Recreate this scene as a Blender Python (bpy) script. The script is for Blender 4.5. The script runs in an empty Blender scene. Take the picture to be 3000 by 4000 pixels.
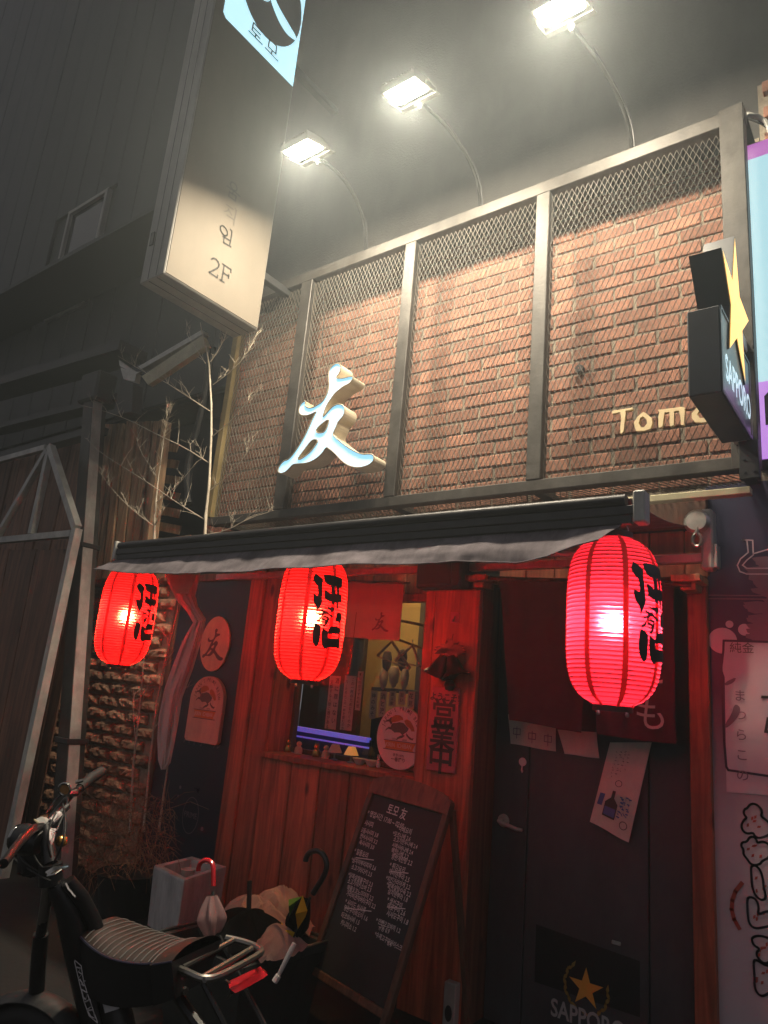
import bpy, math, random
from mathutils import Vector, Matrix, noise as mnoise
from mathutils.geometry import delaunay_2d_cdt
random.seed(7)
SC = bpy.context.scene
COL = SC.collection
R = math.radians

# ------------------------------------------------------------------ camera
EYE = Vector((0, 0, 1.6))
YAW, PIT, ROL, FPX = R(37.8856), R(14.3805), R(5.1725), 2774.3
_r0 = Vector((math.cos(YAW), math.sin(YAW), 0))
CF = Vector((-math.sin(YAW)*math.cos(PIT), math.cos(YAW)*math.cos(PIT), math.sin(PIT)))
_u0 = _r0.cross(CF)
CR = _r0*math.cos(ROL) + _u0*math.sin(ROL)
CU = -_r0*math.sin(ROL) + _u0*math.cos(ROL)
cam = bpy.data.cameras.new('camera')
cam.sensor_fit = 'VERTICAL'; cam.sensor_height = 36; cam.sensor_width = 27
cam.lens = FPX/4000*36
cam.clip_start = 0.05; cam.clip_end = 500
co = bpy.data.objects.new('camera', cam); COL.objects.link(co)
co.matrix_world = Matrix(((CR.x, CU.x, -CF.x, EYE.x), (CR.y, CU.y, -CF.y, EYE.y), (CR.z, CU.z, -CF.z, EYE.z), (0, 0, 0, 1)))
SC.camera = co

# ------------------------------------------------------------------ night sky, exposure
W = bpy.data.worlds.new('World'); SC.world = W; W.use_nodes = True
nt = W.node_tree; nt.nodes.clear()
wo = nt.nodes.new('ShaderNodeOutputWorld'); bg = nt.nodes.new('ShaderNodeBackground')
sky = nt.nodes.new('ShaderNodeTexSky'); sky.sky_type = 'NISHITA'; sky.sun_disc = False
sky.sun_elevation = R(-4); sky.sun_rotation = R(200); sky.air_density = 2; sky.dust_density = 6
mx = nt.nodes.new('ShaderNodeMixRGB'); mx.inputs[0].default_value = 0.92
mx.inputs[2].default_value = (0.57, 0.53, 0.56, 1)          # sodium town glow on a low night sky
nt.links.new(sky.outputs[0], mx.inputs[1]); nt.links.new(mx.outputs[0], bg.inputs[0])
bg.inputs[1].default_value = 0.42
nt.links.new(bg.outputs[0], wo.inputs[0])
SC.view_settings.view_transform = 'Standard'; SC.view_settings.look = 'None'
SC.view_settings.gamma = 1; SC.view_settings.use_curve_mapping = False
SC.view_settings.exposure = 0.0
cy = SC.cycles
cy.use_denoising = True
cy.max_bounces = 7; cy.diffuse_bounces = 4; cy.glossy_bounces = 3; cy.transmission_bounces = 5; cy.transparent_max_bounces = 12
cy.volume_bounces = 0
cy.sample_clamp_indirect = 80
cy.caustics_reflective = False; cy.caustics_refractive = False

FLOOD = 820.0        # floodlight lens radiance
HAZE = 0.0135

# ------------------------------------------------------------------ helpers: a photograph pixel to a point on a real plane
def ray(x, y): return (x-1500)*CR - (y-2000)*CU + FPX*CF
def PY(x, y, Y): d = ray(x, y); return EYE + d*(Y/d.y)
def PX(x, y, X): d = ray(x, y); return EYE + d*(X/d.x)
def PZ(x, y, Z): d = ray(x, y); return EYE + d*((Z-EYE.z)/d.z)

# ------------------------------------------------------------------ materials
def mat(name, col, rough=.6, metal=0, noise=0.0, scale=8, bump=0.0, bscale=None, spec=.5, stretch=None, rnd=0.0, island=False,
        emit=None, es=0, trans=0, col2=None, alpha=1, coat=0, sheen=0):
    m = bpy.data.materials.new(name); m.use_nodes = True
    n = m.node_tree; b = n.nodes['Principled BSDF']; L = n.links
    b.inputs['Roughness'].default_value = rough; b.inputs['Metallic'].default_value = metal
    b.inputs['Specular IOR Level'].default_value = spec
    if coat: b.inputs['Coat Weight'].default_value = coat
    if alpha < 1: b.inputs['Alpha'].default_value = alpha
    c4 = (*col, 1)
    b.inputs['Base Color'].default_value = c4
    src = None
    tc = n.nodes.new('ShaderNodeTexCoord'); mp = n.nodes.new('ShaderNodeMapping')
    L.new(tc.outputs['Object'], mp.inputs[0])
    if stretch: mp.inputs['Scale'].default_value = stretch
    if rnd:
        oi = n.nodes.new('ShaderNodeObjectInfo')
        ad = n.nodes.new('ShaderNodeVectorMath'); ad.operation = 'ADD'
        sc_ = n.nodes.new('ShaderNodeVectorMath'); sc_.operation = 'SCALE'
        cb = n.nodes.new('ShaderNodeCombineXYZ')
        for k in range(3): L.new(oi.outputs['Random'], cb.inputs[k])
        L.new(cb.outputs[0], sc_.inputs[0]); sc_.inputs['Scale'].default_value = 37
        L.new(mp.outputs[0], ad.inputs[0]); L.new(sc_.outputs[0], ad.inputs[1])
        vec = ad.outputs[0]
    else: vec = mp.outputs[0]
    if noise or rnd or col2:
        nz = n.nodes.new('ShaderNodeTexNoise'); nz.inputs['Scale'].default_value = scale; nz.inputs['Detail'].default_value = 6
        nz.inputs['Roughness'].default_value = .65
        L.new(vec, nz.inputs['Vector'])
        rp = n.nodes.new('ShaderNodeValToRGB'); L.new(nz.outputs['Fac'], rp.inputs[0])
        rp.color_ramp.elements[0].position = .3; rp.color_ramp.elements[1].position = .72
        lo = col2 if col2 else tuple(c*(1-noise) for c in col); hi = tuple(min(1, c*(1+noise*.7)) for c in col)
        rp.color_ramp.elements[0].color = (*lo, 1); rp.color_ramp.elements[1].color = (*hi, 1)
        src = rp.outputs[0]
        if rnd:
            hs = n.nodes.new('ShaderNodeHueSaturation')
            mr = n.nodes.new('ShaderNodeMapRange')
            if island:
                ge = n.nodes.new('ShaderNodeNewGeometry'); L.new(ge.outputs['Random Per Island'], mr.inputs[0])
            else: L.new(oi.outputs['Random'], mr.inputs[0])
            mr.inputs[3].default_value = 1-rnd; mr.inputs[4].default_value = 1+rnd
            L.new(mr.outputs[0], hs.inputs['Value']); L.new(src, hs.inputs['Color']); src = hs.outputs[0]
        L.new(src, b.inputs['Base Color'])
        mr2 = n.nodes.new('ShaderNodeMapRange'); L.new(nz.outputs['Fac'], mr2.inputs[0])
        mr2.inputs[3].default_value = max(0, rough-.12); mr2.inputs[4].default_value = min(1, rough+.15)
        L.new(mr2.outputs[0], b.inputs['Roughness'])
    if bump:
        nb = n.nodes.new('ShaderNodeTexNoise'); nb.inputs['Scale'].default_value = bscale or scale*4; nb.inputs['Detail'].default_value = 5
        L.new(vec, nb.inputs['Vector'])
        bp = n.nodes.new('ShaderNodeBump'); bp.inputs['Strength'].default_value = bump; bp.inputs['Distance'].default_value = .01
        L.new(nb.outputs['Fac'], bp.inputs['Height']); L.new(bp.outputs[0], b.inputs['Normal'])
    if emit:
        b.inputs['Emission Color'].default_value = (*emit, 1); b.inputs['Emission Strength'].default_value = es
    if trans: b.inputs['Transmission Weight'].default_value = trans
    return m

def grime(m, amt=.35, sc=1.6, stretch=(1, 1, .35)):
    n = m.node_tree; b = n.nodes['Principled BSDF']; L = n.links
    ge = n.nodes.new('ShaderNodeNewGeometry'); mp = n.nodes.new('ShaderNodeMapping'); mp.inputs['Scale'].default_value = stretch; L.new(ge.outputs['Position'], mp.inputs[0])
    nz = n.nodes.new('ShaderNodeTexNoise'); nz.inputs['Scale'].default_value = sc; nz.inputs['Detail'].default_value = 10; nz.inputs['Roughness'].default_value = .68; L.new(mp.outputs[0], nz.inputs['Vector'])
    rp = n.nodes.new('ShaderNodeValToRGB'); rp.color_ramp.elements[0].position = .38; rp.color_ramp.elements[1].position = .62
    rp.color_ramp.elements[0].color = (1-amt, 1-amt, 1-amt*.95, 1); rp.color_ramp.elements[1].color = (1, 1, 1, 1); L.new(nz.outputs['Fac'], rp.inputs[0])
    mu = n.nodes.new('ShaderNodeMixRGB'); mu.blend_type = 'MULTIPLY'; mu.inputs[0].default_value = 1
    s_ = b.inputs['Base Color']
    if s_.is_linked: L.new(s_.links[0].from_socket, mu.inputs[1])
    else: mu.inputs[1].default_value = s_.default_value
    L.new(rp.outputs[0], mu.inputs[2]); L.new(mu.outputs[0], s_)

def wood(name, col, rough=.55, k=1.0, dark=.45):
    m = bpy.data.materials.new(name); m.use_nodes = True
    n = m.node_tree; b = n.nodes['Principled BSDF']; L = n.links
    tc = n.nodes.new('ShaderNodeTexCoord'); oi = n.nodes.new('ShaderNodeObjectInfo')
    cb = n.nodes.new('ShaderNodeCombineXYZ'); sc_ = n.nodes.new('ShaderNodeVectorMath'); sc_.operation = 'SCALE'; sc_.inputs['Scale'].default_value = 23
    for q in range(3): L.new(oi.outputs['Random'], cb.inputs[q])
    L.new(cb.outputs[0], sc_.inputs[0])
    ad = n.nodes.new('ShaderNodeVectorMath'); L.new(tc.outputs['Object'], ad.inputs[0]); L.new(sc_.outputs[0], ad.inputs[1])
    mp = n.nodes.new('ShaderNodeMapping'); mp.inputs['Scale'].default_value = (14*k, 14*k, .9*k); L.new(ad.outputs[0], mp.inputs[0])
    nz = n.nodes.new('ShaderNodeTexNoise'); nz.inputs['Scale'].default_value = 1.6; nz.inputs['Detail'].default_value = 8; nz.inputs['Distortion'].default_value = 1.2
    L.new(mp.outputs[0], nz.inputs['Vector'])
    rp = n.nodes.new('ShaderNodeValToRGB'); L.new(nz.outputs['Fac'], rp.inputs[0])
    e = rp.color_ramp.elements
    e[0].position = .28; e[0].color = (*[c*dark for c in col], 1); e[1].position = .7; e[1].color = (*[min(1, c*1.25) for c in col], 1)
    # knots
    vo = n.nodes.new('ShaderNodeTexVoronoi'); vo.inputs['Scale'].default_value = 1
    mk = n.nodes.new('ShaderNodeMapping'); mk.inputs['Scale'].default_value = (5*k, 5*k, 2.2*k); L.new(ad.outputs[0], mk.inputs[0]); L.new(mk.outputs[0], vo.inputs['Vector'])
    rk = n.nodes.new('ShaderNodeValToRGB'); rk.color_ramp.elements[0].position = .06; rk.color_ramp.elements[0].color = (.18, .14, .12, 1)
    rk.color_ramp.elements[1].position = .13; rk.color_ramp.elements[1].color = (1, 1, 1, 1); L.new(vo.outputs['Distance'], rk.inputs[0])
    mu = n.nodes.new('ShaderNodeMixRGB'); mu.blend_type = 'MULTIPLY'; mu.inputs[0].default_value = 1
    L.new(rp.outputs[0], mu.inputs[1]); L.new(rk.outputs[0], mu.inputs[2])
    hs = n.nodes.new('ShaderNodeHueSaturation'); mr = n.nodes.new('ShaderNodeMapRange'); L.new(oi.outputs['Random'], mr.inputs[0])
    mr.inputs[3].default_value = .75; mr.inputs[4].default_value = 1.2
    L.new(mr.outputs[0], hs.inputs['Value']); L.new(mu.outputs[0], hs.inputs['Color']); L.new(hs.outputs[0], b.inputs['Base Color'])
    b.inputs['Roughness'].default_value = rough
    bp = n.nodes.new('ShaderNodeBump'); bp.inputs['Strength'].default_value = .25; bp.inputs['Distance'].default_value = .006
    L.new(nz.outputs['Fac'], bp.inputs['Height']); L.new(bp.outputs[0], b.inputs['Normal'])
    return m

def emis(name, col, s, base=(.5, .5, .5), var=0.0, scale=3):
    m = mat(name, base, rough=.35)
    n = m.node_tree; b = n.nodes['Principled BSDF']
    b.inputs['Emission Color'].default_value = (*col, 1); b.inputs['Emission Strength'].default_value = s
    if var:
        tc = n.nodes.new('ShaderNodeTexCoord'); nz = n.nodes.new('ShaderNodeTexNoise'); nz.inputs['Scale'].default_value = scale
        mr = n.nodes.new('ShaderNodeMapRange'); mr.inputs[3].default_value = s*(1-var); mr.inputs[4].default_value = s*(1+var)
        n.links.new(tc.outputs['Object'], nz.inputs['Vector']); n.links.new(nz.outputs['Fac'], mr.inputs[0]); n.links.new(mr.outputs[0], b.inputs['Emission Strength'])
    return m

def paper_shell(name, tcol, dcol, clear):
    m = bpy.data.materials.new(name); m.use_nodes = True
    n = m.node_tree; n.nodes.remove(n.nodes['Principled BSDF']); out = n.nodes['Material Output']; L = n.links
    tr = n.nodes.new('ShaderNodeBsdfTranslucent'); df = n.nodes.new('ShaderNodeBsdfDiffuse'); tp = n.nodes.new('ShaderNodeBsdfTransparent'); gl = n.nodes.new('ShaderNodeBsdfGlossy')
    tc = n.nodes.new('ShaderNodeTexCoord'); nz = n.nodes.new('ShaderNodeTexNoise'); nz.inputs['Scale'].default_value = 9; nz.inputs['Detail'].default_value = 6
    L.new(tc.outputs['Object'], nz.inputs['Vector'])
    mxc = n.nodes.new('ShaderNodeMixRGB'); mxc.inputs[1].default_value = (*[c*.82 for c in tcol], 1); mxc.inputs[2].default_value = (*tcol, 1); L.new(nz.outputs['Fac'], mxc.inputs[0])
    L.new(mxc.outputs[0], tr.inputs[0]); df.inputs[0].default_value = (*dcol, 1); tp.inputs[0].default_value = (*tcol, 1)
    gl.inputs['Roughness'].default_value = .45; gl.inputs[0].default_value = (1, 1, 1, 1)
    a = n.nodes.new('ShaderNodeMixShader'); a.inputs[0].default_value = .42; L.new(tr.outputs[0], a.inputs[1]); L.new(df.outputs[0], a.inputs[2])
    c = n.nodes.new('ShaderNodeMixShader'); c.inputs[0].default_value = clear; L.new(a.outputs[0], c.inputs[1]); L.new(tp.outputs[0], c.inputs[2])
    rf = n.nodes.new('ShaderNodeBsdfRefraction'); rf.inputs['Roughness'].default_value = .75; rf.inputs['IOR'].default_value = 1.22; rf.inputs[0].default_value = (*[min(1, q+.12) for q in tcol], 1)
    h_ = n.nodes.new('ShaderNodeMixShader'); h_.inputs[0].default_value = .22 if clear else 0; L.new(c.outputs[0], h_.inputs[1]); L.new(rf.outputs[0], h_.inputs[2]); c = h_
    g = n.nodes.new('ShaderNodeMixShader'); g.inputs[0].default_value = .03; L.new(c.outputs[0], g.inputs[1]); L.new(gl.outputs[0], g.inputs[2])
    L.new(g.outputs[0], out.inputs[0]); return m

def cloth(name, col, translucent=.3, noise=.2, scale=14, stain=0):
    m = bpy.data.materials.new(name); m.use_nodes = True
    n = m.node_tree; n.nodes.remove(n.nodes['Principled BSDF']); out = n.nodes['Material Output']; L = n.links
    tr = n.nodes.new('ShaderNodeBsdfTranslucent'); df = n.nodes.new('ShaderNodeBsdfDiffuse')
    tc = n.nodes.new('ShaderNodeTexCoord'); nz = n.nodes.new('ShaderNodeTexNoise'); nz.inputs['Scale'].default_value = scale; nz.inputs['Detail'].default_value = 7
    L.new(tc.outputs['Object'], nz.inputs['Vector'])
    mxc = n.nodes.new('ShaderNodeMixRGB'); mxc.inputs[1].default_value = (*[c*(1-noise) for c in col], 1); mxc.inputs[2].default_value = (*[min(1, c*(1+noise)) for c in col], 1); L.new(nz.outputs['Fac'], mxc.inputs[0])
    L.new(mxc.outputs[0], tr.inputs[0]); L.new(mxc.outputs[0], df.inputs[0])
    wv = n.nodes.new('ShaderNodeTexNoise'); wv.inputs['Scale'].default_value = 500; L.new(tc.outputs['Object'], wv.inputs['Vector'])
    bp = n.nodes.new('ShaderNodeBump'); bp.inputs['Strength'].default_value = .15; bp.inputs['Distance'].default_value = .002; L.new(wv.outputs['Fac'], bp.inputs['Height']); L.new(bp.outputs[0], df.inputs['Normal'])
    if stain:
        ms = n.nodes.new('ShaderNodeMapping'); ms.inputs['Scale'].default_value = (3.2, 3.2, .8); L.new(tc.outputs['Object'], ms.inputs[0])
        sn = n.nodes.new('ShaderNodeTexNoise'); sn.inputs['Scale'].default_value = 2.6; sn.inputs['Detail'].default_value = 9; sn.inputs['Roughness'].default_value = .7; L.new(ms.outputs[0], sn.inputs['Vector'])
        sr = n.nodes.new('ShaderNodeValToRGB'); sr.color_ramp.elements[0].position = .42; sr.color_ramp.elements[1].position = .62
        sr.color_ramp.elements[0].color = (1-stain, 1-stain, 1-stain, 1); sr.color_ramp.elements[1].color = (1, 1, 1, 1); L.new(sn.outputs['Fac'], sr.inputs[0])
        sm_ = n.nodes.new('ShaderNodeMixRGB'); sm_.blend_type = 'MULTIPLY'; sm_.inputs[0].default_value = 1; L.new(mxc.outputs[0], sm_.inputs[1]); L.new(sr.outputs[0], sm_.inputs[2])
        L.new(sm_.outputs[0], tr.inputs[0]); L.new(sm_.outputs[0], df.inputs[0])
    a = n.nodes.new('ShaderNodeMixShader'); a.inputs[0].default_value = translucent; L.new(df.outputs[0], a.inputs[1]); L.new(tr.outputs[0], a.inputs[2])
    L.new(a.outputs[0], out.inputs[0]); return m

def glass(name, tint=(.9, .92, .92), refl=.10):
    m = bpy.data.materials.new(name); m.use_nodes = True
    n = m.node_tree; n.nodes.remove(n.nodes['Principled BSDF']); out = n.nodes['Material Output']; L = n.links
    tp = n.nodes.new('ShaderNodeBsdfTransparent'); tp.inputs[0].default_value = (*tint, 1)
    gl = n.nodes.new('ShaderNodeBsdfGlossy'); gl.inputs['Roughness'].default_value = .02
    lw = n.nodes.new('ShaderNodeLayerWeight'); lw.inputs[0].default_value = .5
    pw = n.nodes.new('ShaderNodeMath'); pw.operation = 'POWER'; pw.inputs[1].default_value = 4; L.new(lw.outputs['Facing'], pw.inputs[0])
    ad = n.nodes.new('ShaderNodeMath'); ad.operation = 'MULTIPLY_ADD'; ad.inputs[1].default_value = .7; ad.inputs[2].default_value = refl*.5; L.new(pw.outputs[0], ad.inputs[0])
    a = n.nodes.new('ShaderNodeMixShader'); L.new(ad.outputs[0], a.inputs[0]); L.new(tp.outputs[0], a.inputs[1]); L.new(gl.outputs[0], a.inputs[2])
    L.new(a.outputs[0], out.inputs[0]); return m

M = {}
M['asphalt'] = mat('asphalt', (.012, .012, .012), .85, noise=.3, scale=30, bump=.5, bscale=160)
M['upper'] = mat('grey_render', (.085, .083, .078), .9, noise=.22, scale=1.3, bump=.3, bscale=60)
M['cladding'] = mat('dark_cladding', (.032, .034, .038), .6, noise=.25, scale=2.0, bump=.1, bscale=30)
M['brick'] = mat('red_brick', (.35, .165, .105), .85, noise=.4, scale=22, bump=.35, bscale=90, rnd=.24, col2=(.25, .112, .075))
M['brick_far'] = mat('red_brick_joined', (.35, .165, .105), .85, noise=.4, scale=22, bump=.35, bscale=90, rnd=.24, island=True, col2=(.25, .112, .075))
M['mortar'] = mat('mortar', (.31, .265, .20), .95, noise=.3, scale=25, bump=.5, bscale=120)
M['oldbrick'] = mat('rough_brown_brick', (.50, .27, .17), .9, noise=.45, scale=18, bump=.6, bscale=60, rnd=.25)
M['steel'] = mat('weathered_steel', (.066, .062, .056), .5, metal=.35, noise=.4, scale=9, bump=.12, bscale=50, col2=(.042, .036, .030))
M['meshsteel'] = mat('mesh_steel', (.10, .088, .070), .6, metal=.0, noise=.3, scale=10)
M['darksteel'] = mat('dark_steel', (.035, .035, .037), .55, metal=.2, noise=.3, scale=10)
M['armblack'] = mat('matt_black_arm', (.014, .014, .014), .85, spec=.1)
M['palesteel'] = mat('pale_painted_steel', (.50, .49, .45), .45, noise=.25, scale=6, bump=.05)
M['galv'] = mat('galvanised', (.42, .41, .37), .38, metal=.7, noise=.25, scale=14)
M['signface'] = mat('cream_sign_face', (.195, .170, .138), .65, noise=.06, scale=3, spec=.2)
M['signside'] = mat('sign_side_panel', (.34, .325, .30), .5, noise=.12, scale=5)
M['ink'] = mat('dark_lettering', (.03, .028, .026), .5)
M['ink2'] = mat('grey_lettering', (.10, .09, .075), .5)
M['letter_face'] = emis('letter_face_lit', (.30, .74, 1.0), 1.05, var=.12, scale=6)
M['letter_side'] = mat('letter_return', (.55, .48, .36), .42, noise=.12, scale=9)
M['letter_trim'] = mat('letter_trim', (.30, .26, .19), .4)
M['logo_lit'] = emis('logo_panel_lit', (.50, .86, 1.0), 1.1, var=.08, scale=2)
M['logo_dark'] = mat('logo_disc', (.22, .22, .215), .5)
M['cyan_lit'] = emis('pale_light_box_face', (.42, .74, .82), .92, var=.04)
M['violet_lit'] = emis('violet_light_box_band', (.50, .18, .78), .85, var=.05)
M['magenta_lit'] = emis('magenta_light_box_band', (.62, .15, .62), .7)
M['star_lit'] = emis('star_lit', (1.0, .52, .035), 1.5)
M['sap_letters'] = emis('lettering_lit', (.62, .86, .95), .9)
M['blackbox'] = mat('black_sign_case', (.022, .027, .036), .42, noise=.2, scale=4)  # bluish tint puts the haze over the case into its colour
M['sap_face'] = mat('dark_teal_sign_face', (.055, .085, .085), .3)
M['flood'] = emis('floodlight_lens_lit', (1.0, .87, .66), FLOOD, base=(.8, .8, .8))
M['floodcase'] = mat('floodlight_case', (.14, .135, .12), .45, noise=.1)
M['woodcut'] = mat('pale_wood_letter', (.66, .52, .30), .5, noise=.15, scale=12)
M['awning'] = cloth('awning_canvas', (.21, .185, .20), .12, noise=.22, scale=5, stain=.38)
M['awnbar'] = mat('awning_bar', (.030, .028, .030), .4, metal=.3, noise=.2)
M['whitemetal'] = mat('white_painted_metal', (.62, .60, .56), .4, noise=.1)
M['wood'] = wood('red_cedar', (.54, .150, .074), .55)
M['woodlt'] = wood('pale_cedar', (.50, .26, .13), .5)
M['woodold'] = wood('weathered_board', (.46, .29, .16), .7, dark=.4)
M['wooddark'] = wood('dark_board', (.13, .060, .036), .6)
M['litpost'] = mat('yellow_lit_post', (.17, .125, .05), .6, noise=.3, scale=9)  # yellow light on the left end post is put into its colour
M['gateboard'] = wood('brown_gate_board', (.24, .105, .060), .65)
M['woodbrown'] = wood('brown_frame_shaded_return', (.13, .055, .035), .6)  # brown of the frames; on the pillar return it stands for shade
M['door'] = mat('charcoal_door', (.075, .072, .080), .55, noise=.15, scale=5)
M['noren'] = cloth('maroon_noren', (.13, .045, .07), .35)
M['norenw'] = cloth('white_noren', (.60, .52, .50), .4, noise=.1)
M['pinkcloth'] = cloth('pale_cloth', (.74, .60, .57), .3, noise=.15)
M['paper'] = mat('paper', (.62, .57, .50), .7, noise=.1, scale=8)
M['papery'] = mat('old_paper', (.55, .46, .28), .7, noise=.15, scale=8)
M['glass'] = glass('window_glass')
M['bluefilm'] = mat('dark_blue_poster', (.022, .022, .045), .3, noise=.2, scale=3)
M['yellow'] = mat('yellow_ochre_board', (.66, .56, .34), .55, noise=.12, scale=6)
M['kboard'] = mat('pale_wooden_board', (.66, .50, .36), .5, noise=.15, scale=7)
M['kwhite'] = mat('white_disc', (.70, .62, .60), .5)
M['orange'] = mat('orange_ribbon', (.55, .22, .05), .5)
M['ochre'] = mat('ochre_print', (.36, .17, .05), .6)
M['redprint'] = mat('red_print', (.38, .06, .04), .6)
M['chalkboard'] = mat('chalkboard', (.018, .020, .024), .7, noise=.3, scale=4)
M['chalk'] = mat('chalk', (.66, .61, .61), .9)
M['poster'] = mat('printed_banner', (.030, .032, .075), .45, noise=.2, scale=2)
M['posterw'] = mat('pale_banner', (.60, .53, .57), .5, noise=.1, scale=3)
M['posterm'] = mat('pale_banner_lower', (.30, .26, .265), .5, noise=.1, scale=2)
M['posterink'] = mat('banner_ink', (.03, .025, .05), .5)
M['postergrey'] = mat('banner_faint_ink', (.19, .13, .17), .5)
M['blackplastic'] = mat('black_plastic', (.012, .012, .013), .55, noise=.2, scale=12)
M['rubber'] = mat('black_rubber', (.010, .010, .010), .7)
M['blackpaint'] = mat('black_bike_paint', (.010, .010, .011), .38, coat=.1)
M['chrome'] = mat('chrome', (.42, .41, .38), .2, metal=1)
M['alloy'] = mat('brushed_alloy', (.25, .24, .22), .35, metal=.9)
M['ribgrey'] = mat('seat_piping_grey', (.17, .16, .15), .5)
M['seat'] = mat('brown_seat', (.030, .016, .011), .45, noise=.2, scale=20)
M['redlens'] = mat('red_tail_lens', (.55, .02, .03), .12, coat=.6)
M['redplastic'] = mat('red_plastic', (.55, .012, .02), .25, coat=.5)
M['clearfilm'] = mat('clear_umbrella_film', (.46, .27, .26), .3, trans=.35, alpha=.75)
M['black_fabric'] = cloth('black_fabric', (.008, .008, .008), .05)
M['yellow_fabric'] = cloth('yellow_fabric', (.62, .37, .03), .2)
M['green_fabric'] = cloth('green_fabric', (.12, .26, .05), .2)
M['planter'] = mat('pale_grey_planter', (.60, .56, .53), .75, noise=.3, scale=6, stretch=(3, 3, .6), bump=.2)
M['bin'] = mat('dark_bin', (.035, .038, .036), .5, noise=.3, scale=7)
M['twig'] = mat('dry_bamboo', (.50, .43, .33), .6, noise=.25, scale=30)
M['straw'] = mat('dry_straw', (.30, .17, .10), .8, noise=.4, scale=20)
M['gutter'] = mat('gutter_flashing', (.46, .42, .27), .4, metal=.2, noise=.3, scale=6)
M['battery'] = mat('silver_sticker', (.62, .62, .63), .35, noise=.1)
M['rustorange'] = mat('rust_orange', (.32, .11, .025), .6, noise=.3)
M['inner'] = mat('ochre_inner_wall', (.58, .40, .15), .7, noise=.2, scale=3)
M['innerdark'] = mat('dark_shelf_wood', (.06, .035, .025), .6)
M['ledblue'] = emis('blue_led_strip', (.13, .12, .75), .55)
M['tip'] = mat('pale_tip', (.7, .62, .58), .4)
M['gold'] = mat('gold_print', (.34, .22, .05), .5)
M['starprint'] = mat('yellow_star_print', (.72, .36, .06), .5)
M['greyprint'] = mat('pale_print', (.42, .40, .40), .5)
M['blueprint'] = mat('blue_print', (.05, .10, .30), .5)
M['bulbwarm'] = emis('warm_bulb', (1, .56, .22), 900)
M['bulbcool'] = emis('cool_bulb', (1, .70, .95), 520)
M['lampshade'] = emis('small_lamp_shade', (1, .42, .06), .35)
M['innerlamp'] = emis('room_lamp', (1, .66, .30), 80)
M['shell'] = paper_shell('red_lantern_paper', (1.0, .0070, .0160), (.75, .012, .016), .012)
M['shellpink'] = paper_shell('pinkish_red_lantern_paper', (1.0, .026, .042), (.80, .035, .05), .015)
M['seam'] = paper_shell('lantern_seam', (.30, .004, .006), (.5, .01, .014), .0)
M['hoop'] = mat('lantern_hoop', (.16, .012, .012), .7)
M['lantext'] = mat('lantern_black_paint', (.012, .008, .010), .6)

for k_, a_, s_c in (('brick', .38, 2.2), ('brick_far', .38, 2.2), ('mortar', .35, 2.6), ('wood', .40, 3.0), ('woodold', .45, 4.0), ('door', .35, 2.4), ('upper', .35, 1.1), ('cladding', .35, .9),
                    ('signface', .12, 1.6), ('signside', .3, 3.0), ('steel', .35, 7.0), ('oldbrick', .45, 3.0), ('planter', .30, 5.0), ('blackbox', .25, 5), ('whitemetal', .4, 5), ('palesteel', .35, 5), ('gateboard', .4, 3), ('kboard', .25, 7), ('yellow', .25, 7), ('bin', .4, 6), ('paper', .15, 9)):
    grime(M[k_], a_, s_c)
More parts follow.
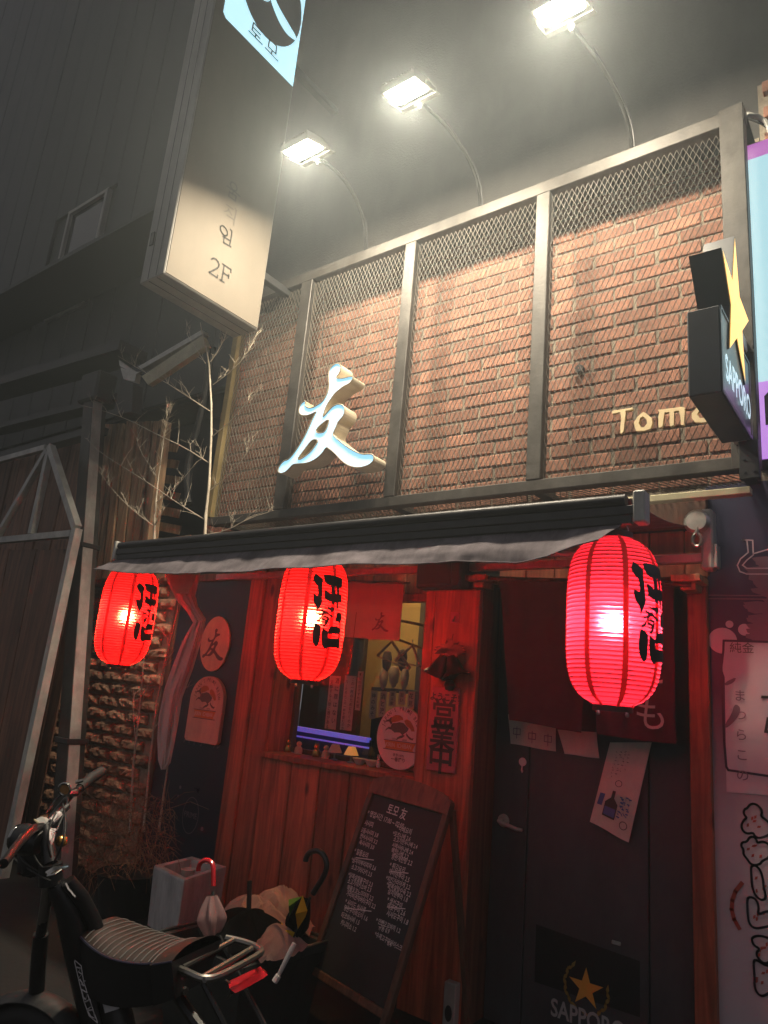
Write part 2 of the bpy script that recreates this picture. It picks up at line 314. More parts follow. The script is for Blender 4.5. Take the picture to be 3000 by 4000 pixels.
# ------------------------------------------------------------------ mesh helpers
class MB:
    def __init__(s): s.v = []; s.f = []; s.smooth = False
    def add(s, vs, fs):
        o = len(s.v); s.v += [Vector(p) for p in vs]; s.f += [[i+o for i in f] for f in fs]; return s
    def box(s, a, b):
        x0, y0, z0 = [min(p, q) for p, q in zip(a, b)]; x1, y1, z1 = [max(p, q) for p, q in zip(a, b)]
        return s.add([(x0, y0, z0), (x1, y0, z0), (x1, y1, z0), (x0, y1, z0), (x0, y0, z1), (x1, y0, z1), (x1, y1, z1), (x0, y1, z1)],
                     [(0, 3, 2, 1), (4, 5, 6, 7), (0, 1, 5, 4), (1, 2, 6, 5), (2, 3, 7, 6), (3, 0, 4, 7)])
    def bbox(s, a, b, e=.004):      # box with chamfered edges
        a = Vector(a); b = Vector(b); lo = Vector([min(p, q) for p, q in zip(a, b)]); hi = Vector([max(p, q) for p, q in zip(a, b)])
        c = (lo+hi)/2; h = (hi-lo)/2; e = min(e, h.x*.45, h.y*.45, h.z*.45)
        vs = []; idx = {}
        for sx in (-1, 1):
            for sy in (-1, 1):
                for sz in (-1, 1):
                    for ax in range(3):
                        d = [h.x-e, h.y-e, h.z-e]; d[ax] += e
                        idx[(sx, sy, sz, ax)] = len(vs); vs.append(c+Vector((sx*d[0], sy*d[1], sz*d[2])))
        fs = []
        for ax in range(3):
            o = [k for k in range(3) if k != ax]
            for sg in (-1, 1):
                q = []
                for (p, r_) in ((-1, -1), (1, -1), (1, 1), (-1, 1)):
                    t = [0, 0, 0]; t[ax] = sg; t[o[0]] = p; t[o[1]] = r_; q.append(idx[(*t, ax)])
                fs.append(q)
        for ax in range(3):
            o = [k for k in range(3) if k != ax]
            for p in (-1, 1):
                for r_ in (-1, 1):
                    q = []
                    for (sg, k) in ((-1, o[0]), (1, o[0]), (1, o[1]), (-1, o[1])):
                        t = [0, 0, 0]; t[ax] = sg; t[o[0]] = p; t[o[1]] = r_; q.append(idx[(*t, k)])
                    fs.append(q)
        for sx in (-1, 1):
            for sy in (-1, 1):
                for sz in (-1, 1): fs.append([idx[(sx, sy, sz, k)] for k in range(3)])
        s.add(vs, fs); s.fix = True; return s
    def beam(s, p, q, w, h=None, up=Vector((0, 0, 1))):
        p = Vector(p); q = Vector(q); h = h or w; d = (q-p).normalized()
        if abs(d.dot(up)) > .98: up = Vector((0, 1, 0))
        a = d.cross(up).normalized()*w/2; b = a.cross(d).normalized()*h/2
        vs = [p-a-b, p+a-b, p+a+b, p-a+b, q-a-b, q+a-b, q+a+b, q-a+b]
        return s.add(vs, [(0, 3, 2, 1), (4, 5, 6, 7), (0, 1, 5, 4), (1, 2, 6, 5), (2, 3, 7, 6), (3, 0, 4, 7)])
    def tube(s, pts, r, n=8, cap=True):
        pts = [Vector(p) for p in pts]; rs = r if isinstance(r, (list, tuple)) else [r]*len(pts); o = len(s.v); ref = None
        for i, p in enumerate(pts):
            d = (pts[min(i+1, len(pts)-1)]-pts[max(i-1, 0)])
            d = d.normalized() if d.length > 1e-9 else Vector((0, 0, 1))
            if ref is None: ref = Vector((0, 0, 1)) if abs(d.z) < .9 else Vector((1, 0, 0))
            a = d.cross(ref); a = a.normalized() if a.length > 1e-6 else d.orthogonal().normalized()
            b = a.cross(d).normalized(); ref = b
            for k in range(n):
                t = 2*math.pi*k/n; s.v.append(p+a*math.cos(t)*rs[i]+b*math.sin(t)*rs[i])
        for i in range(len(pts)-1):
            for k in range(n):
                k2 = (k+1) % n; s.f.append([o+i*n+k, o+i*n+k2, o+(i+1)*n+k2, o+(i+1)*n+k])
        if cap: s.f.append([o+k for k in range(n)][::-1]); s.f.append([o+(len(pts)-1)*n+k for k in range(n)])
        s.smooth = True; return s
    def lathe(s, prof, c=(0, 0, 0), n=24, axis=None):
        c = Vector(c); o = len(s.v)
        if axis is None: ax, ay, az = Vector((1, 0, 0)), Vector((0, 1, 0)), Vector((0, 0, 1))
        else:
            az = Vector(axis).normalized(); ax = az.orthogonal().normalized(); ay = az.cross(ax)
        for (r, z) in prof:
            for k in range(n):
                t = 2*math.pi*k/n; s.v.append(c+ax*r*math.cos(t)+ay*r*math.sin(t)+az*z)
        for i in range(len(prof)-1):
            for k in range(n):
                k2 = (k+1) % n; s.f.append([o+i*n+k, o+i*n+k2, o+(i+1)*n+k2, o+(i+1)*n+k])
        s.smooth = True; return s
    def grid(s, fn, nu, nv):
        o = len(s.v)
        for j in range(nv+1):
            for i in range(nu+1): s.v.append(Vector(fn(i/nu, j/nv)))
        for j in range(nv):
            for i in range(nu): a = o+j*(nu+1)+i; s.f.append([a, a+1, a+nu+2, a+nu+1])
        s.smooth = True; return s
    def prism(s, loop, dvec):       # polygon (3-D points) pushed along dvec
        n = len(loop); loop = [Vector(p) for p in loop]; dvec = Vector(dvec); o = len(s.v)
        s.v += loop+[p+dvec for p in loop]
        s.f.append([o+i for i in range(n)]); s.f.append([o+n+i for i in range(n)][::-1])
        for i in range(n): j = (i+1) % n; s.f.append([o+i, o+n+i, o+n+j, o+j])
        s.fix = True; return s
    def build(s, name, m, parent=None, kind=None, smooth=None):
        me = bpy.data.meshes.new(name); off = ORI.get(parent.name, Vector()) if parent else Vector()
        me.from_pydata([tuple(p-off) for p in s.v], [], s.f)
        if getattr(s, 'fix', False):
            import bmesh
            bm = bmesh.new(); bm.from_mesh(me); bmesh.ops.recalc_face_normals(bm, faces=bm.faces); bm.to_mesh(me); bm.free()
        if s.smooth if smooth is None else smooth:
            me.polygons.foreach_set('use_smooth', [True]*len(me.polygons))
            try: me.set_sharp_from_angle(angle=R(40))
            except Exception: pass
        me.materials.append(m); me.update()
        o = bpy.data.objects.new(name, me); COL.objects.link(o)
        if parent: o.parent = parent; ORI[o.name] = off
        if kind: o['kind'] = kind
        elif parent and name in ('lettering', 'chalk_lettering', 'faint_lettering', 'frame_lettering', 'outline_lettering', 'blue_lettering', 'brush_lettering', 'printed_fleck', 'printed_dot', 'printed_bubble', 'faint_blot', 'printed_animal', 'printed_mane', 'wreath', 'printed_line', 'brush_print', 'printed_glyph'): o['kind'] = 'stuff'
        return o
ORI = {}
def thing(name, label, cat, loc=(0, 0, 0), group=None, kind=None):
    o = bpy.data.objects.new(name, None); COL.objects.link(o); o.location = loc; ORI[o.name] = Vector(loc)
    o.empty_display_size = .1
    return tag(o, label, cat, group, kind)
def tag(o, label=None, cat=None, group=None, kind=None):
    if label: o['label'] = label
    if cat: o['category'] = cat
    if group: o['group'] = group
    if kind: o['kind'] = kind
    return o
def copy_tree(o, parent=None):
    c = o.copy(); COL.objects.link(c)
    if parent: c.parent = parent
    for ch in list(o.children): copy_tree(ch, c)
    return c

FX, FZ = Vector((1, 0, 0)), Vector((0, 0, 1))
class Fr:        # a flat drawing frame on a real surface: origin, right, up; normal faces the viewer of the surface
    def __init__(s, o, r=FX, u=FZ): s.o = Vector(o); s.r = Vector(r).normalized(); s.u = Vector(u).normalized(); s.n = s.r.cross(s.u).normalized()
    def p(s, x, y, d=0): return s.o+s.r*x+s.u*y+s.n*d
def _cdt(loops):
    vs = []; fs = []
    for lp in loops:
        a = len(vs); vs += [Vector((p[0], p[1])) for p in lp]; fs.append(list(range(a, len(vs))))
    v, e, f, *_ = delaunay_2d_cdt(vs, [], fs, 0, 1e-7)
    def inside(x, y, lp):
        c = False; n = len(lp)
        for i in range(n):
            x1, y1 = lp[i][:2]; x2, y2 = lp[i-1][:2]
            if (y1 > y) != (y2 > y) and x < (x2-x1)*(y-y1)/(y2-y1)+x1: c = not c
        return c
    out = []
    for t in f:
        cx = sum(v[i].x for i in t)/len(t); cy_ = sum(v[i].y for i in t)/len(t)
        if sum(inside(cx, cy_, lp) for lp in loops) % 2 == 1: out.append(t)
    return v, out
def flat(name, fr, shapes, m, parent, d=.002, kind=None, thick=0):
    """shapes: list of [outer, hole, hole ...] in frame units"""
    b = MB()
    for loops in shapes:
        v, f = _cdt(loops)
        b.add([fr.p(p.x, p.y, d) for p in v], f)
        if thick:
            for lp in loops:
                n = len(lp); o = len(b.v); b.v += [fr.p(p[0], p[1], d) for p in lp]+[fr.p(p[0], p[1], d-thick) for p in lp]
                for i in range(n): j = (i+1) % n; b.f.append([o+i, o+j, o+n+j, o+n+i])
    return b.build(name, m, parent, kind, smooth=False)
_tc = [0]
def text_mesh(s, size, off=0, res=3, xs=1, line=1.0):
    c = bpy.data.curves.new('lettering', 'FONT'); c.body = s; c.size = size; c.align_x = 'CENTER'; c.align_y = 'CENTER'; c.resolution_u = res; c.offset = off*size; c.space_line = line
    o = bpy.data.objects.new('lettering', c)
    me = bpy.data.meshes.new_from_object(o)
    vs = [(v.co.x*xs, v.co.y) for v in me.vertices]; fs = [list(p.vertices) for p in me.polygons]
    bpy.data.objects.remove(o); bpy.data.meshes.remove(me); bpy.data.curves.remove(c)
    return vs, fs
def text(b, fr, s, x, y, size, d=.003, off=0, xs=1, rot=0, fn=None, shear=0, line=1.0):
    vs, fs = text_mesh(s, size, off, xs=xs, line=line); ca, sa = math.cos(rot), math.sin(rot)
    if fn: b.add([fn(p[0], p[1]) for p in vs], fs)
    else: b.add([fr.p(x+(p[0]+shear*p[1])*ca-p[1]*sa, y+(p[0]+shear*p[1])*sa+p[1]*ca, d) for p in vs], fs)
    return b
def vtext(b, fr, s, x, y, size, step=None, **k):
    for i, ch in enumerate(s):
        if ch != ' ': text(b, fr, ch, x, y-i*(step or size*1.02), size, **k)
def arctext(b, fr, s, cx, cy_, rad, a0, a1, size, d=.003, off=0, xs=1, ry=None):
    for i, ch in enumerate(s):
        if ch == ' ': continue
        a = a0+(a1-a0)*i/(len(s)-1)
        text(b, fr, ch, cx+rad*math.cos(a), cy_+(ry or rad)*math.sin(a), size, d=d, off=off, xs=xs, rot=a-math.pi/2)
def circ(cx, cy_, rx, ry=None, n=40, a0=0, a1=2*math.pi):
    ry = ry or rx; return [(cx+rx*math.cos(a0+(a1-a0)*i/n), cy_+ry*math.sin(a0+(a1-a0)*i/n)) for i in range(n if abs(a1-a0-2*math.pi) < 1e-6 else n+1)]
def rect(x0, y0, x1, y1): return [(x0, y0), (x1, y0), (x1, y1), (x0, y1)]
def star(cx, cy_, r, r2=None, n=5, a=math.pi/2):
    r2 = r2 or r*.382; return [(cx+(r if i % 2 == 0 else r2)*math.cos(a+math.pi*i/n), cy_+(r if i % 2 == 0 else r2)*math.sin(a+math.pi*i/n)) for i in range(2*n)]
def smooth(lp, it=1, closed=True):
    for _ in range(it):
        q = []; n = len(lp)
        for i in range(n if closed else n-1):
            a, b = lp[i], lp[(i+1) % n]; q += [tuple(x*.75+y*.25 for x, y in zip(a, b)), tuple(x*.25+y*.75 for x, y in zip(a, b))]
        lp = q
    return lp
def px_loop(fr, pts, s, ox, oy, Y=None, X=None):       # trace in photo pixels onto the frame's own plane
    out = []
    for u, v in pts:
        q = PY(ox+u/s, oy+v/s, Y) if Y is not None else PX(ox+u/s, oy+v/s, X)
        q = q-fr.o; out.append((q.dot(fr.r), q.dot(fr.u)))
    return out
exec_order = []

# ================================================================== SETTING
b = MB(); b.add([(-40, -40, 0), (40, -40, 0), (40, 40, 0), (-40, 40, 0)], [(0, 1, 2, 3)]); b.build('road', M['asphalt'], kind='structure')
b = MB(); b.bbox((-9, 2.05, 0.0), (3, 5, .06), .01); b.build('pavement', mat('paving_concrete', (.010, .0095, .009), .9, noise=.25, scale=5, bump=.3), kind='structure')

YB = 3.63      # brick plane
YF = 3.35      # steel frame plane
# upper storey, grey render
o = thing('upper_wall', 'smooth grey rendered upper storey wall behind the three floodlights', 'wall', (-1, 3.68, 4.72))
b = MB(); b.box((-4.72, 3.68, 4.70), (5, 4.0, 18)); b.build('wall', M['upper'], o)
b = MB()
for z in (9.3,): b.box((-4.70, 3.672, z), (4.98, 3.681, z+.015))
b.build('joint', M['darksteel'], o)
# left neighbour: dark cladding with a window
o = thing('clad_wall', 'dark metal clad upper wall with vertical seams and a narrow window', 'wall', (-8, 3.85, 4.3))
b = MB(); b.box((-16, 3.9, 4.195), (-4.73, 4.55, 18)); b.build('wall', M['darksteel'], o)
w0 = PY(181, 1248, 3.85); w1 = PY(262, 841, 3.85); wx0 = w0.x; wz0 = w0.z-.05; wz1 = w1.z; wx1 = wx0+.95
x = -4.76; pm = None
while x > -14:
    xl = x-.50
    segs = [(4.22, 17.95)]
    if xl < wx1 and x > wx0: segs = [(4.22, wz0-.02), (wz1+.02, 17.95)]
    for (za, zb) in segs:
        b = MB(); b.bbox((xl+.012, 3.85+random.uniform(-.004, .004), za), (x, 3.898, zb), .006); b.build('cladding_panel', M['cladding'], o)
    x = xl
b = MB()
for a_, c_ in (((wx0, 3.82, wz0), (wx0+.05, 3.89, wz1)), ((wx1-.05, 3.82, wz0), (wx1, 3.89, wz1)), ((wx0+.05, 3.822, wz1-.05), (wx1-.05, 3.888, wz1)), ((wx0+.05, 3.822, wz0), (wx1-.05, 3.888, wz0+.05))): b.box(a_, c_)
fr_ = b.build('window_frame', M['signside'], o)
b = MB(); b.box((wx0+.05, 3.865, wz0+.05), (wx1-.05, 3.872, wz1-.05)); b.build('pane', mat('dark_pane', (.015, .017, .02), .08), fr_)
# neighbour further right, past the banner
o = thing('neighbour_wall', 'plain dark wall of the next building beyond the printed banner', 'wall', (7, 3.7, 0))
b = MB(); b.box((1.93, 3.70, 0.001), (16, 4.1, 4.69)); b.box((5.01, 3.70, 4.70), (16, 4.1, 18)); b.build('wall', M['upper'], o)
# dark wall at the back of the left yard
o = thing('yard_wall', 'unlit dark wall deep behind the slats and bare twigs', 'wall', (-7, 4.3, 0))
b = MB(); b.box((-16, 4.3, 0), (-4.73, 4.5, 4.19)); b.build('wall', M['darksteel'], o)
# eave of the left neighbour
o = thing('eave', 'dark stepped roof eave running along the left neighbour above the gate', 'eave', (-7, 3.3, 3.9))
for (p, q, w, h, Y) in (((-500, 1665), (520, 1372), .30, .10, 3.3), ((-500, 1800), (480, 1560), .16, .06, 3.35), ((-500, 1925), (400, 1680), .12, .07, 3.3)):
    b = MB(); b.beam(PY(*p, Y), PY(*q, Y), w, h); b.build('fascia_board', M['darksteel'], o)
b = MB(); a_ = PY(-500, 1560, 3.8); c_ = PY(560, 1300, 3.8); b.box((a_.x, 3.2, a_.z), (-5.2, 3.84, a_.z+.05)); b.build('soffit', M['darksteel'], o)

# ---------------------------------------------------------------- brick wall (upper, behind mesh)
wall = thing('brick_wall', 'red brick wall behind the expanded metal mesh of the sign frame', 'wall', (-2.6, YB, 2.7))
b = MB(); b.box((-4.70, YB+.010, 2.72), (-.50, YB+.05, 4.69)); b.build('mortar', M['mortar'], wall)
def brick_mesh(name, w, h, d, seed, e=.005, nz=.0025):
    rr = random.Random(seed); b = MB(); b.bbox((-w/2, -d/2, -h/2), (w/2, d/2, h/2), e)
    b.v = [p+Vector((rr.uniform(-nz, nz), rr.uniform(-nz, nz)*.6, rr.uniform(-nz, nz))) for p in b.v]
    me = bpy.data.meshes.new(name); me.from_pydata([tuple(p) for p in b.v], [], b.f)
    import bmesh
    bm = bmesh.new(); bm.from_mesh(me); bmesh.ops.recalc_face_normals(bm, faces=bm.faces); bm.to_mesh(me); bm.free()
    return me, b
bms = [brick_mesh('brick', .227, .0695, .05, s) for s in range(6)]
for me, _ in bms: me.materials.append(M['brick'])
spots = []
rows = 23; PZR = .0838
for r_ in range(rows):
    z = 2.745+r_*PZR+PZR/2
    x0 = -4.68+(.122 if r_ % 2 else 0)
    for k in range(17):
        x = x0+k*.244+.1+random.uniform(-.004, .004)
        if x < -4.6 or x > -.60: continue
        spots.append((x, z+random.uniform(-.002, .002)))
def near(s):
    v = Vector((s[0], YB, s[1]))-EYE; return v.length
spots.sort(key=near)
for (x, z) in spots[:299]:
    o = bpy.data.objects.new('brick', random.choice(bms)[0]); COL.objects.link(o); o.parent = wall
    o.location = Vector((x, YB+.026+random.uniform(-.003, .003), z))-Vector((-2.6, YB, 2.7))
    o.rotation_euler = (random.uniform(-.012, .012), random.uniform(-.008, .008), random.uniform(-.01, .01))
b = MB()
for (x, z) in spots[299:]:
    src = random.choice(bms)[1]; off = Vector((x, YB+.026+random.uniform(-.003, .003), z)); b.add([p+off for p in src.v], src.f)
b.fix = True; b.build('brick_courses', M['brick_far'], wall, kind='stuff')
q = PY(2265, 1443, YB-.02)
b = MB(); b.lathe([(.004, .02), (.022, .02), (.026, .012), (.026, -.01)], q, 16, axis=(0, -1, 0)); b.build('wall_anchor', M['darksteel'], wall)

# ---------------------------------------------------------------- steel sign frame with mesh
fr0 = thing('sign_frame', 'weathered steel sign frame with expanded metal mesh over the brick wall', 'sign frame', (-2.4, YF, 2.7))
XL, XR = -4.28, -.52; ZB0, ZB1, ZT0, ZT1 = 2.722, 2.785, 4.592, 4.676
posts = [(-4.325, -4.265), (-3.600, -3.490), (-2.627, -2.540), (-1.660, -1.575), (-.640, -.525)]
b = MB(); b.bbox((XL, YF, ZT0), (XR, YF+.07, ZT1)); b.build('rail', M['steel'], fr0)
b = MB(); b.bbox((XL, YF, ZB0), (XR-.02, YF+.07, ZB1)); b.build('rail', M['steel'], fr0)
for i, (x0, x1) in enumerate(posts):
    b = MB(); b.bbox((x0, YF-.003, ZB0 if i == 4 else ZB1+.001), (x1, YF+.073, ZT1+.02 if i == 4 else ZT0-.001)); b.build('post', M['litpost'] if i == 0 else M['steel'], fr0)
b = MB(); b.box((XL, YF+.071, ZT1-.012), (XR, YB+.005, ZT1-.004)); b.build('top_cover', M['darksteel'], fr0)
for x in (-4.2, -2.58, -1.62, -.60):
    b = MB(); b.bbox((x-.03, YF+.072, ZB0+.004), (x+.03, YB+.06, ZB0+.05)); b.build('bearer', M['darksteel'], fr0)
def exp_mesh(x0, x1, z0, z1, w=.033, h=.068, t=.0024, fn=None):
    b = MB(); nx = max(1, round((x1-x0)/(w/2))); dx = (x1-x0)/nx; nzz = max(2, round((z1-z0)/(h/2))); dz = (z1-z0)/nzz
    for k in range(nx+1):
        prev = None; sg = 1 if k % 2 else -1
        for j in range(nzz+1):
            z = z0+j*dz; x = x0+k*dx+sg*(dx/2)*(1 if j % 2 else -1)*.86
            x = min(max(x, x0), x1)
            th = t
            ring = [(x-th/2, -.0022, z), (x+th/2, -.0014, z), (x+th/2, .0022, z), (x-th/2, .0014, z)]
            o = len(b.v); b.v += [Vector(fn(*p)) for p in ring]
            if prev is not None:
                for a in range(4): c = (a+1) % 4; b.f.append([prev+a, prev+c, o+c, o+a])
            prev = o
    return b
for i in range(4):
    x0, x1 = posts[i][1], posts[i+1][0]
    exp_mesh(x0, x1, ZB1, ZT0-.015, fn=lambda x, y, z: (x, YF+.035+y, z)).build('mesh_panel', M['meshsteel'], fr0, kind='stuff')
exp_mesh(-4.2, -.62, YF+.075, YB, fn=lambda x, y, z: (x, z, ZB0+.010+y)).build('soffit_mesh', M['meshsteel'], fr0, kind='stuff')
# pale channel under the frame
a_ = PY(2500, 1957, 3.27); c_ = PY(2934, 1912, 3.27)
b = MB(); b.bbox((-1.25, 3.25, c_.z-.022), (c_.x, 3.30, c_.z+.010), .003); o = b.build('steel_channel', M['gutter']); tag(o, 'pale galvanised channel below the right end of the mesh frame', 'steel channel')
# right end bracket
q = PY(2885, 1790, YF)
b = MB(); b.bbox((-.60, YF-.045, 2.66), (-.52, YF-.005, 2.84), .003)
for (dx, dz) in ((.02, .03), (.06, .03), (.02, .09)): b.lathe([(.0, .004), (.006, .004), (.006, 0)], (-.60+dx, YF-.045, 2.66+dz), 8, axis=(0, -1, 0))
b.build('end_bracket', M['darksteel'], fr0)

# ---------------------------------------------------------------- floodlights on gooseneck arms
def floodlight(base, c, label):
    t = thing('floodlight', label, 'floodlight', base, 'floodlights on arms above the frame')
    c = Vector(c); n = Vector((0, .30, -.954)); a = Vector((1, 0, 0)); bb = Vector((0, -.954, -.30))
    def bx(b, ca, cb, cn, ha, hb, hn):
        m = c+a*ca+bb*cb+n*cn; vs = [m+a*ha*i+bb*hb*j+n*hn*k for i in (-1, 1) for j in (-1, 1) for k in (-1, 1)]
        b.add(vs, [(0, 1, 3, 2), (4, 6, 7, 5), (0, 4, 5, 1), (2, 3, 7, 6), (0, 2, 6, 4), (1, 5, 7, 3)]); b.fix = True
    b = MB(); bx(b, 0, 0, -.022, .118, .088, .020)
    b.build('housing', M['floodcase'], t)
    b = MB()
    for k in range(13): bx(b, -.108+.018*k, 0, -.052, .003, .080, .0095)
    b.build('cooling_fins', M['floodcase'], t)
    b = MB()
    lo = [c+a*x+bb*y+n*.0005 for x, y in ((-.106, -.062), (-.092, -.076), (.092, -.076), (.106, -.062), (.106, .062), (.092, .076), (-.092, .076), (-.106, .062))]
    b.add(lo, [list(range(8))]); b.fix = False
    me_ = b.build('lens', M['flood'], t)
    pl = n*.012-bb*.135
    b = MB(); m = c+pl
    bx(b, 0, -.135, .004, .132, .022, .003)
    for s in (-1, 1): bx(b, s*.1295, -.060, -.006, .0025, .0525, .012)
    bk = b.build('bracket', M['floodcase'], t)
    b = MB(); b.lathe([(.0, .03), (.010, .028), (.011, .012), (.020, .010), (.020, 0)], m, 10, axis=n); b.build('wing_bolt', M['alloy'], bk)
    e = m-n*.012
    B = Vector(base); pts = [B]
    up = Vector((B.x, B.y, B.z+.16)); mid = Vector((B.x*.6+e.x*.4, B.y*.75+e.y*.25, e.z+.02))
    for i in range(1, 13):
        tt = i/12; p = (1-tt)**3*B+3*(1-tt)**2*tt*Vector((B.x, B.y, B.z+.34))+3*(1-tt)*tt**2*Vector((e.x, e.y+.30, e.z+.10))+tt**3*e; pts.append(p)
    b = MB(); b.tube(pts, .011, 8); b.build('arm', M['armblack'], t)
    b = MB(); b.tube([p+Vector((.016, 0, .012*math.sin(i*.8))) for i, p in enumerate(pts[:10])], .0045, 5); b.build('cable', M['blackplastic'], t)
for (pl, pb, lb) in (((1185, 588), (1427, 985), 'lit floodlight on the left arm, closest to the projecting 2F sign'),
                     ((1588, 360), (1877, 798), 'lit floodlight on the middle arm of the frame'),
                     ((2188, 38), (2468, 578), 'lit floodlight on the right arm, cut by the top of the photo')):
    B = PY(*pb, 3.39); B.z = 4.676
    floodlight(B, PY(*pl, 2.6), lb)

t = thing('wall_cable', 'thin black cable clipped along the grey wall just above the steel frame', 'cable', (-2.4, 3.66, 4.74))
b = MB(); b.tube([Vector((-4.1+3.5*i/40, 3.665, 4.755+.012*math.sin(i*1.1)-.02*math.sin(math.pi*(i % 10)/10))) for i in range(41)], .006, 5); b.build('cable', M['blackplastic'], t)
t = thing('letter_cable', 'black power cable running down from the frame rail to the glowing brush character', 'cable', (-3.3, 3.41, 3.6))
b = MB(); b.tube([PY(x, y, 3.41) for x, y in ((1262, 1400), (1258, 1330), (1266, 1240), (1262, 1130), (1268, 1060))], .005, 5); b.build('cable', M['blackplastic'], t)
# ---------------------------------------------------------------- lit channel letter
fL = Fr((-3.2, 3.22, 3.1))
TOMO_OUT = [(470,435),(475,405),(495,378),(520,363),(540,365),(551,385),(548,410),(535,435),(520,455),(528,462),(565,460),(600,450),(625,447),(630,455),(622,475),(600,498),(570,510),(545,530),(520,550),(497,575),(488,592),(478,605),(465,625),(450,655),(440,690),(430,715),(450,695),(475,665),(500,640),(530,628),(558,632),(575,650),(575,680),(562,710),(545,728),(530,745),(520,775),(505,805),(498,827),(515,845),(545,870),(590,905),(640,935),(690,955),(740,950),(762,960),(765,985),(750,1010),(715,1030),(670,1040),(620,1035),(580,1015),(545,985),(510,945),(485,925),(460,908),(450,915),(430,945),(400,975),(360,1000),(320,1012),(270,1015),(240,1018),(215,1045),(190,1070),(160,1078),(142,1068),(145,1040),(165,1010),(185,993),(205,990),(230,965),(260,925),(295,870),(325,815),(345,770),(365,725),(385,685),(392,675),(365,690),(330,702),(300,702),(280,688),(278,655),(292,625),(315,607),(322,610),(318,625),(320,640),(340,655),(370,650),(395,635),(420,620),(435,605),(450,580),(465,550),(472,520),(475,490),(472,460)]
TOMO_H1 = [(476,722),(440,745),(405,775),(388,800),(395,815),(420,815),(440,810),(455,790),(465,765)]
TOMO_H2 = [(398,860),(375,855),(350,875),(320,915),(290,955),(270,985),(285,988),(320,965),(355,935),(385,895),(400,872)]
loops = [smooth(px_loop(fL, L_, 1.659, 1000, 1200, Y=3.22)) for L_ in (TOMO_OUT, TOMO_H1, TOMO_H2)]
t = thing('channel_letter', 'large glowing blue white brush style character mounted on the mesh', 'channel letter', fL.o)
flat('lit_face', fL, [loops], M['letter_face'], t, d=-.006)
b = MB()
for lp in loops:
    n = len(lp); o = len(b.v); b.v += [fL.p(p[0], p[1], 0) for p in lp]+[fL.p(p[0], p[1], -.125) for p in lp]
    for i in range(n): j = (i+1) % n; b.f.append([o+i, o+j, o+n+j, o+n+i])
b.build('return_side', M['letter_side'], t, smooth=False)
b = MB()
for lp in loops:
    pts = [fL.p(p[0], p[1], 0) for p in lp]; b.tube(pts+[pts[0]], .0045, 5, cap=False)
b.build('edge_trim', M['letter_trim'], t)
TOMO_UNIT = None
def tomo_unit():        # the same brush character, 1 unit high and centred, for prints
    xs = [p[0] for p in loops[0]]; zs = [p[1] for p in loops[0]]; cx = (min(xs)+max(xs))/2; cz = (min(zs)+max(zs))/2; h = max(zs)-min(zs)
    return [[((p[0]-cx)/h, (p[1]-cz)/h) for p in lp] for lp in loops]
TU = tomo_unit()
def put(shapes, x, y, s, sx=1): return [[[(x+p[0]*s*sx, y+p[1]*s) for p in lp] for lp in sh] for sh in shapes]

# wooden letters on the mesh
fT = Fr((-1.1, YF-.012, 3.0))
t = thing('wooden_lettering', 'pale rough cut wooden letters reading Tomo on the mesh', 'lettering', fT.o)
def cr(L_): return px_loop(fT, L_, 1.659, 2000, 900, Y=YF-.012)
LET = [[[(648,1172),(664,1163),(680,1165),(780,1148),(782,1160),(735,1170),(735,1195),(728,1250),(722,1305),(702,1317),(700,1290),(708,1220),(700,1178),(650,1187)]],
       [[(790,1245),(815,1205),(850,1175),(868,1185),(905,1215),(910,1250),(895,1285),(860,1297),(805,1300),(795,1275)], [(830,1215),(848,1205),(872,1222),(875,1250),(855,1275),(835,1275),(820,1250)]],
       [[(945,1162),(985,1158),(1060,1148),(1100,1142),(1120,1148),(1115,1260),(1095,1262),(1090,1200),(1080,1168),(1050,1172),(1048,1262),(1022,1270),(1020,1175),(988,1180),(975,1270),(950,1280),(948,1210),(955,1180)]],
       [[(1165,1185),(1195,1150),(1225,1130),(1260,1140),(1290,1165),(1300,1200),(1270,1240),(1230,1245),(1185,1242),(1165,1215)], [(1200,1190),(1215,1165),(1240,1170),(1258,1195),(1240,1215),(1215,1215)]]]
for L_ in LET: flat('letter', fT, [[cr(q_) for q_ in L_]], M['woodcut'], t, d=0, thick=.022)

# ---------------------------------------------------------------- projecting 2F sign box
SX = -3.72
c0 = PX(642, 1062, SX); c1 = PX(1008, 1293, SX); zb = (c0.z+c1.z)/2; y0, y1 = c0.y, c1.y
t = thing('projecting_sign', 'tall cream box sign marked 2F projecting over the street', 'sign', (SX-.14, (y0+y1)/2, zb))
th_ = abs(PY(545, 1108, y0).x-SX)
b = MB(); b.bbox((SX-th_, y0, zb), (SX-.006, y1, zb+4.2), .006); b.build('case', M['signside'], t)
b = MB(); b.box((SX-.0055, y0+.012, zb+.012), (SX, y1-.012, zb+4.19)); b.build('face_panel', M['signface'], t)
for xx in (.33, .66):
    b = MB(); b.box((SX-th_*xx-.003, y0-.0025, zb+.01), (SX-th_*xx+.003, y0+.001, zb+4.18)); b.build('seam', M['darksteel'], t)
    b = MB(); b.box((SX-th_*xx-.003, y0+.01, zb-.0025), (SX-th_*xx+.003, y1-.01, zb+.001)); b.build('seam', M['darksteel'], t)
b = MB(); q = PY(598, 935, y0); b.bbox((q.x-.02, y0-.012, q.z-.05), (q.x+.02, y0-.001, q.z+.05), .003); b.build('lock_plate', M['darksteel'], t)
fS = Fr((SX, y0, zb), (0, 1, 0), (0, 0, 1))
def sp(x, y): q = PX(x, y, SX)-fS.o; return q.dot(fS.r), q.dot(fS.u)
b = MB()
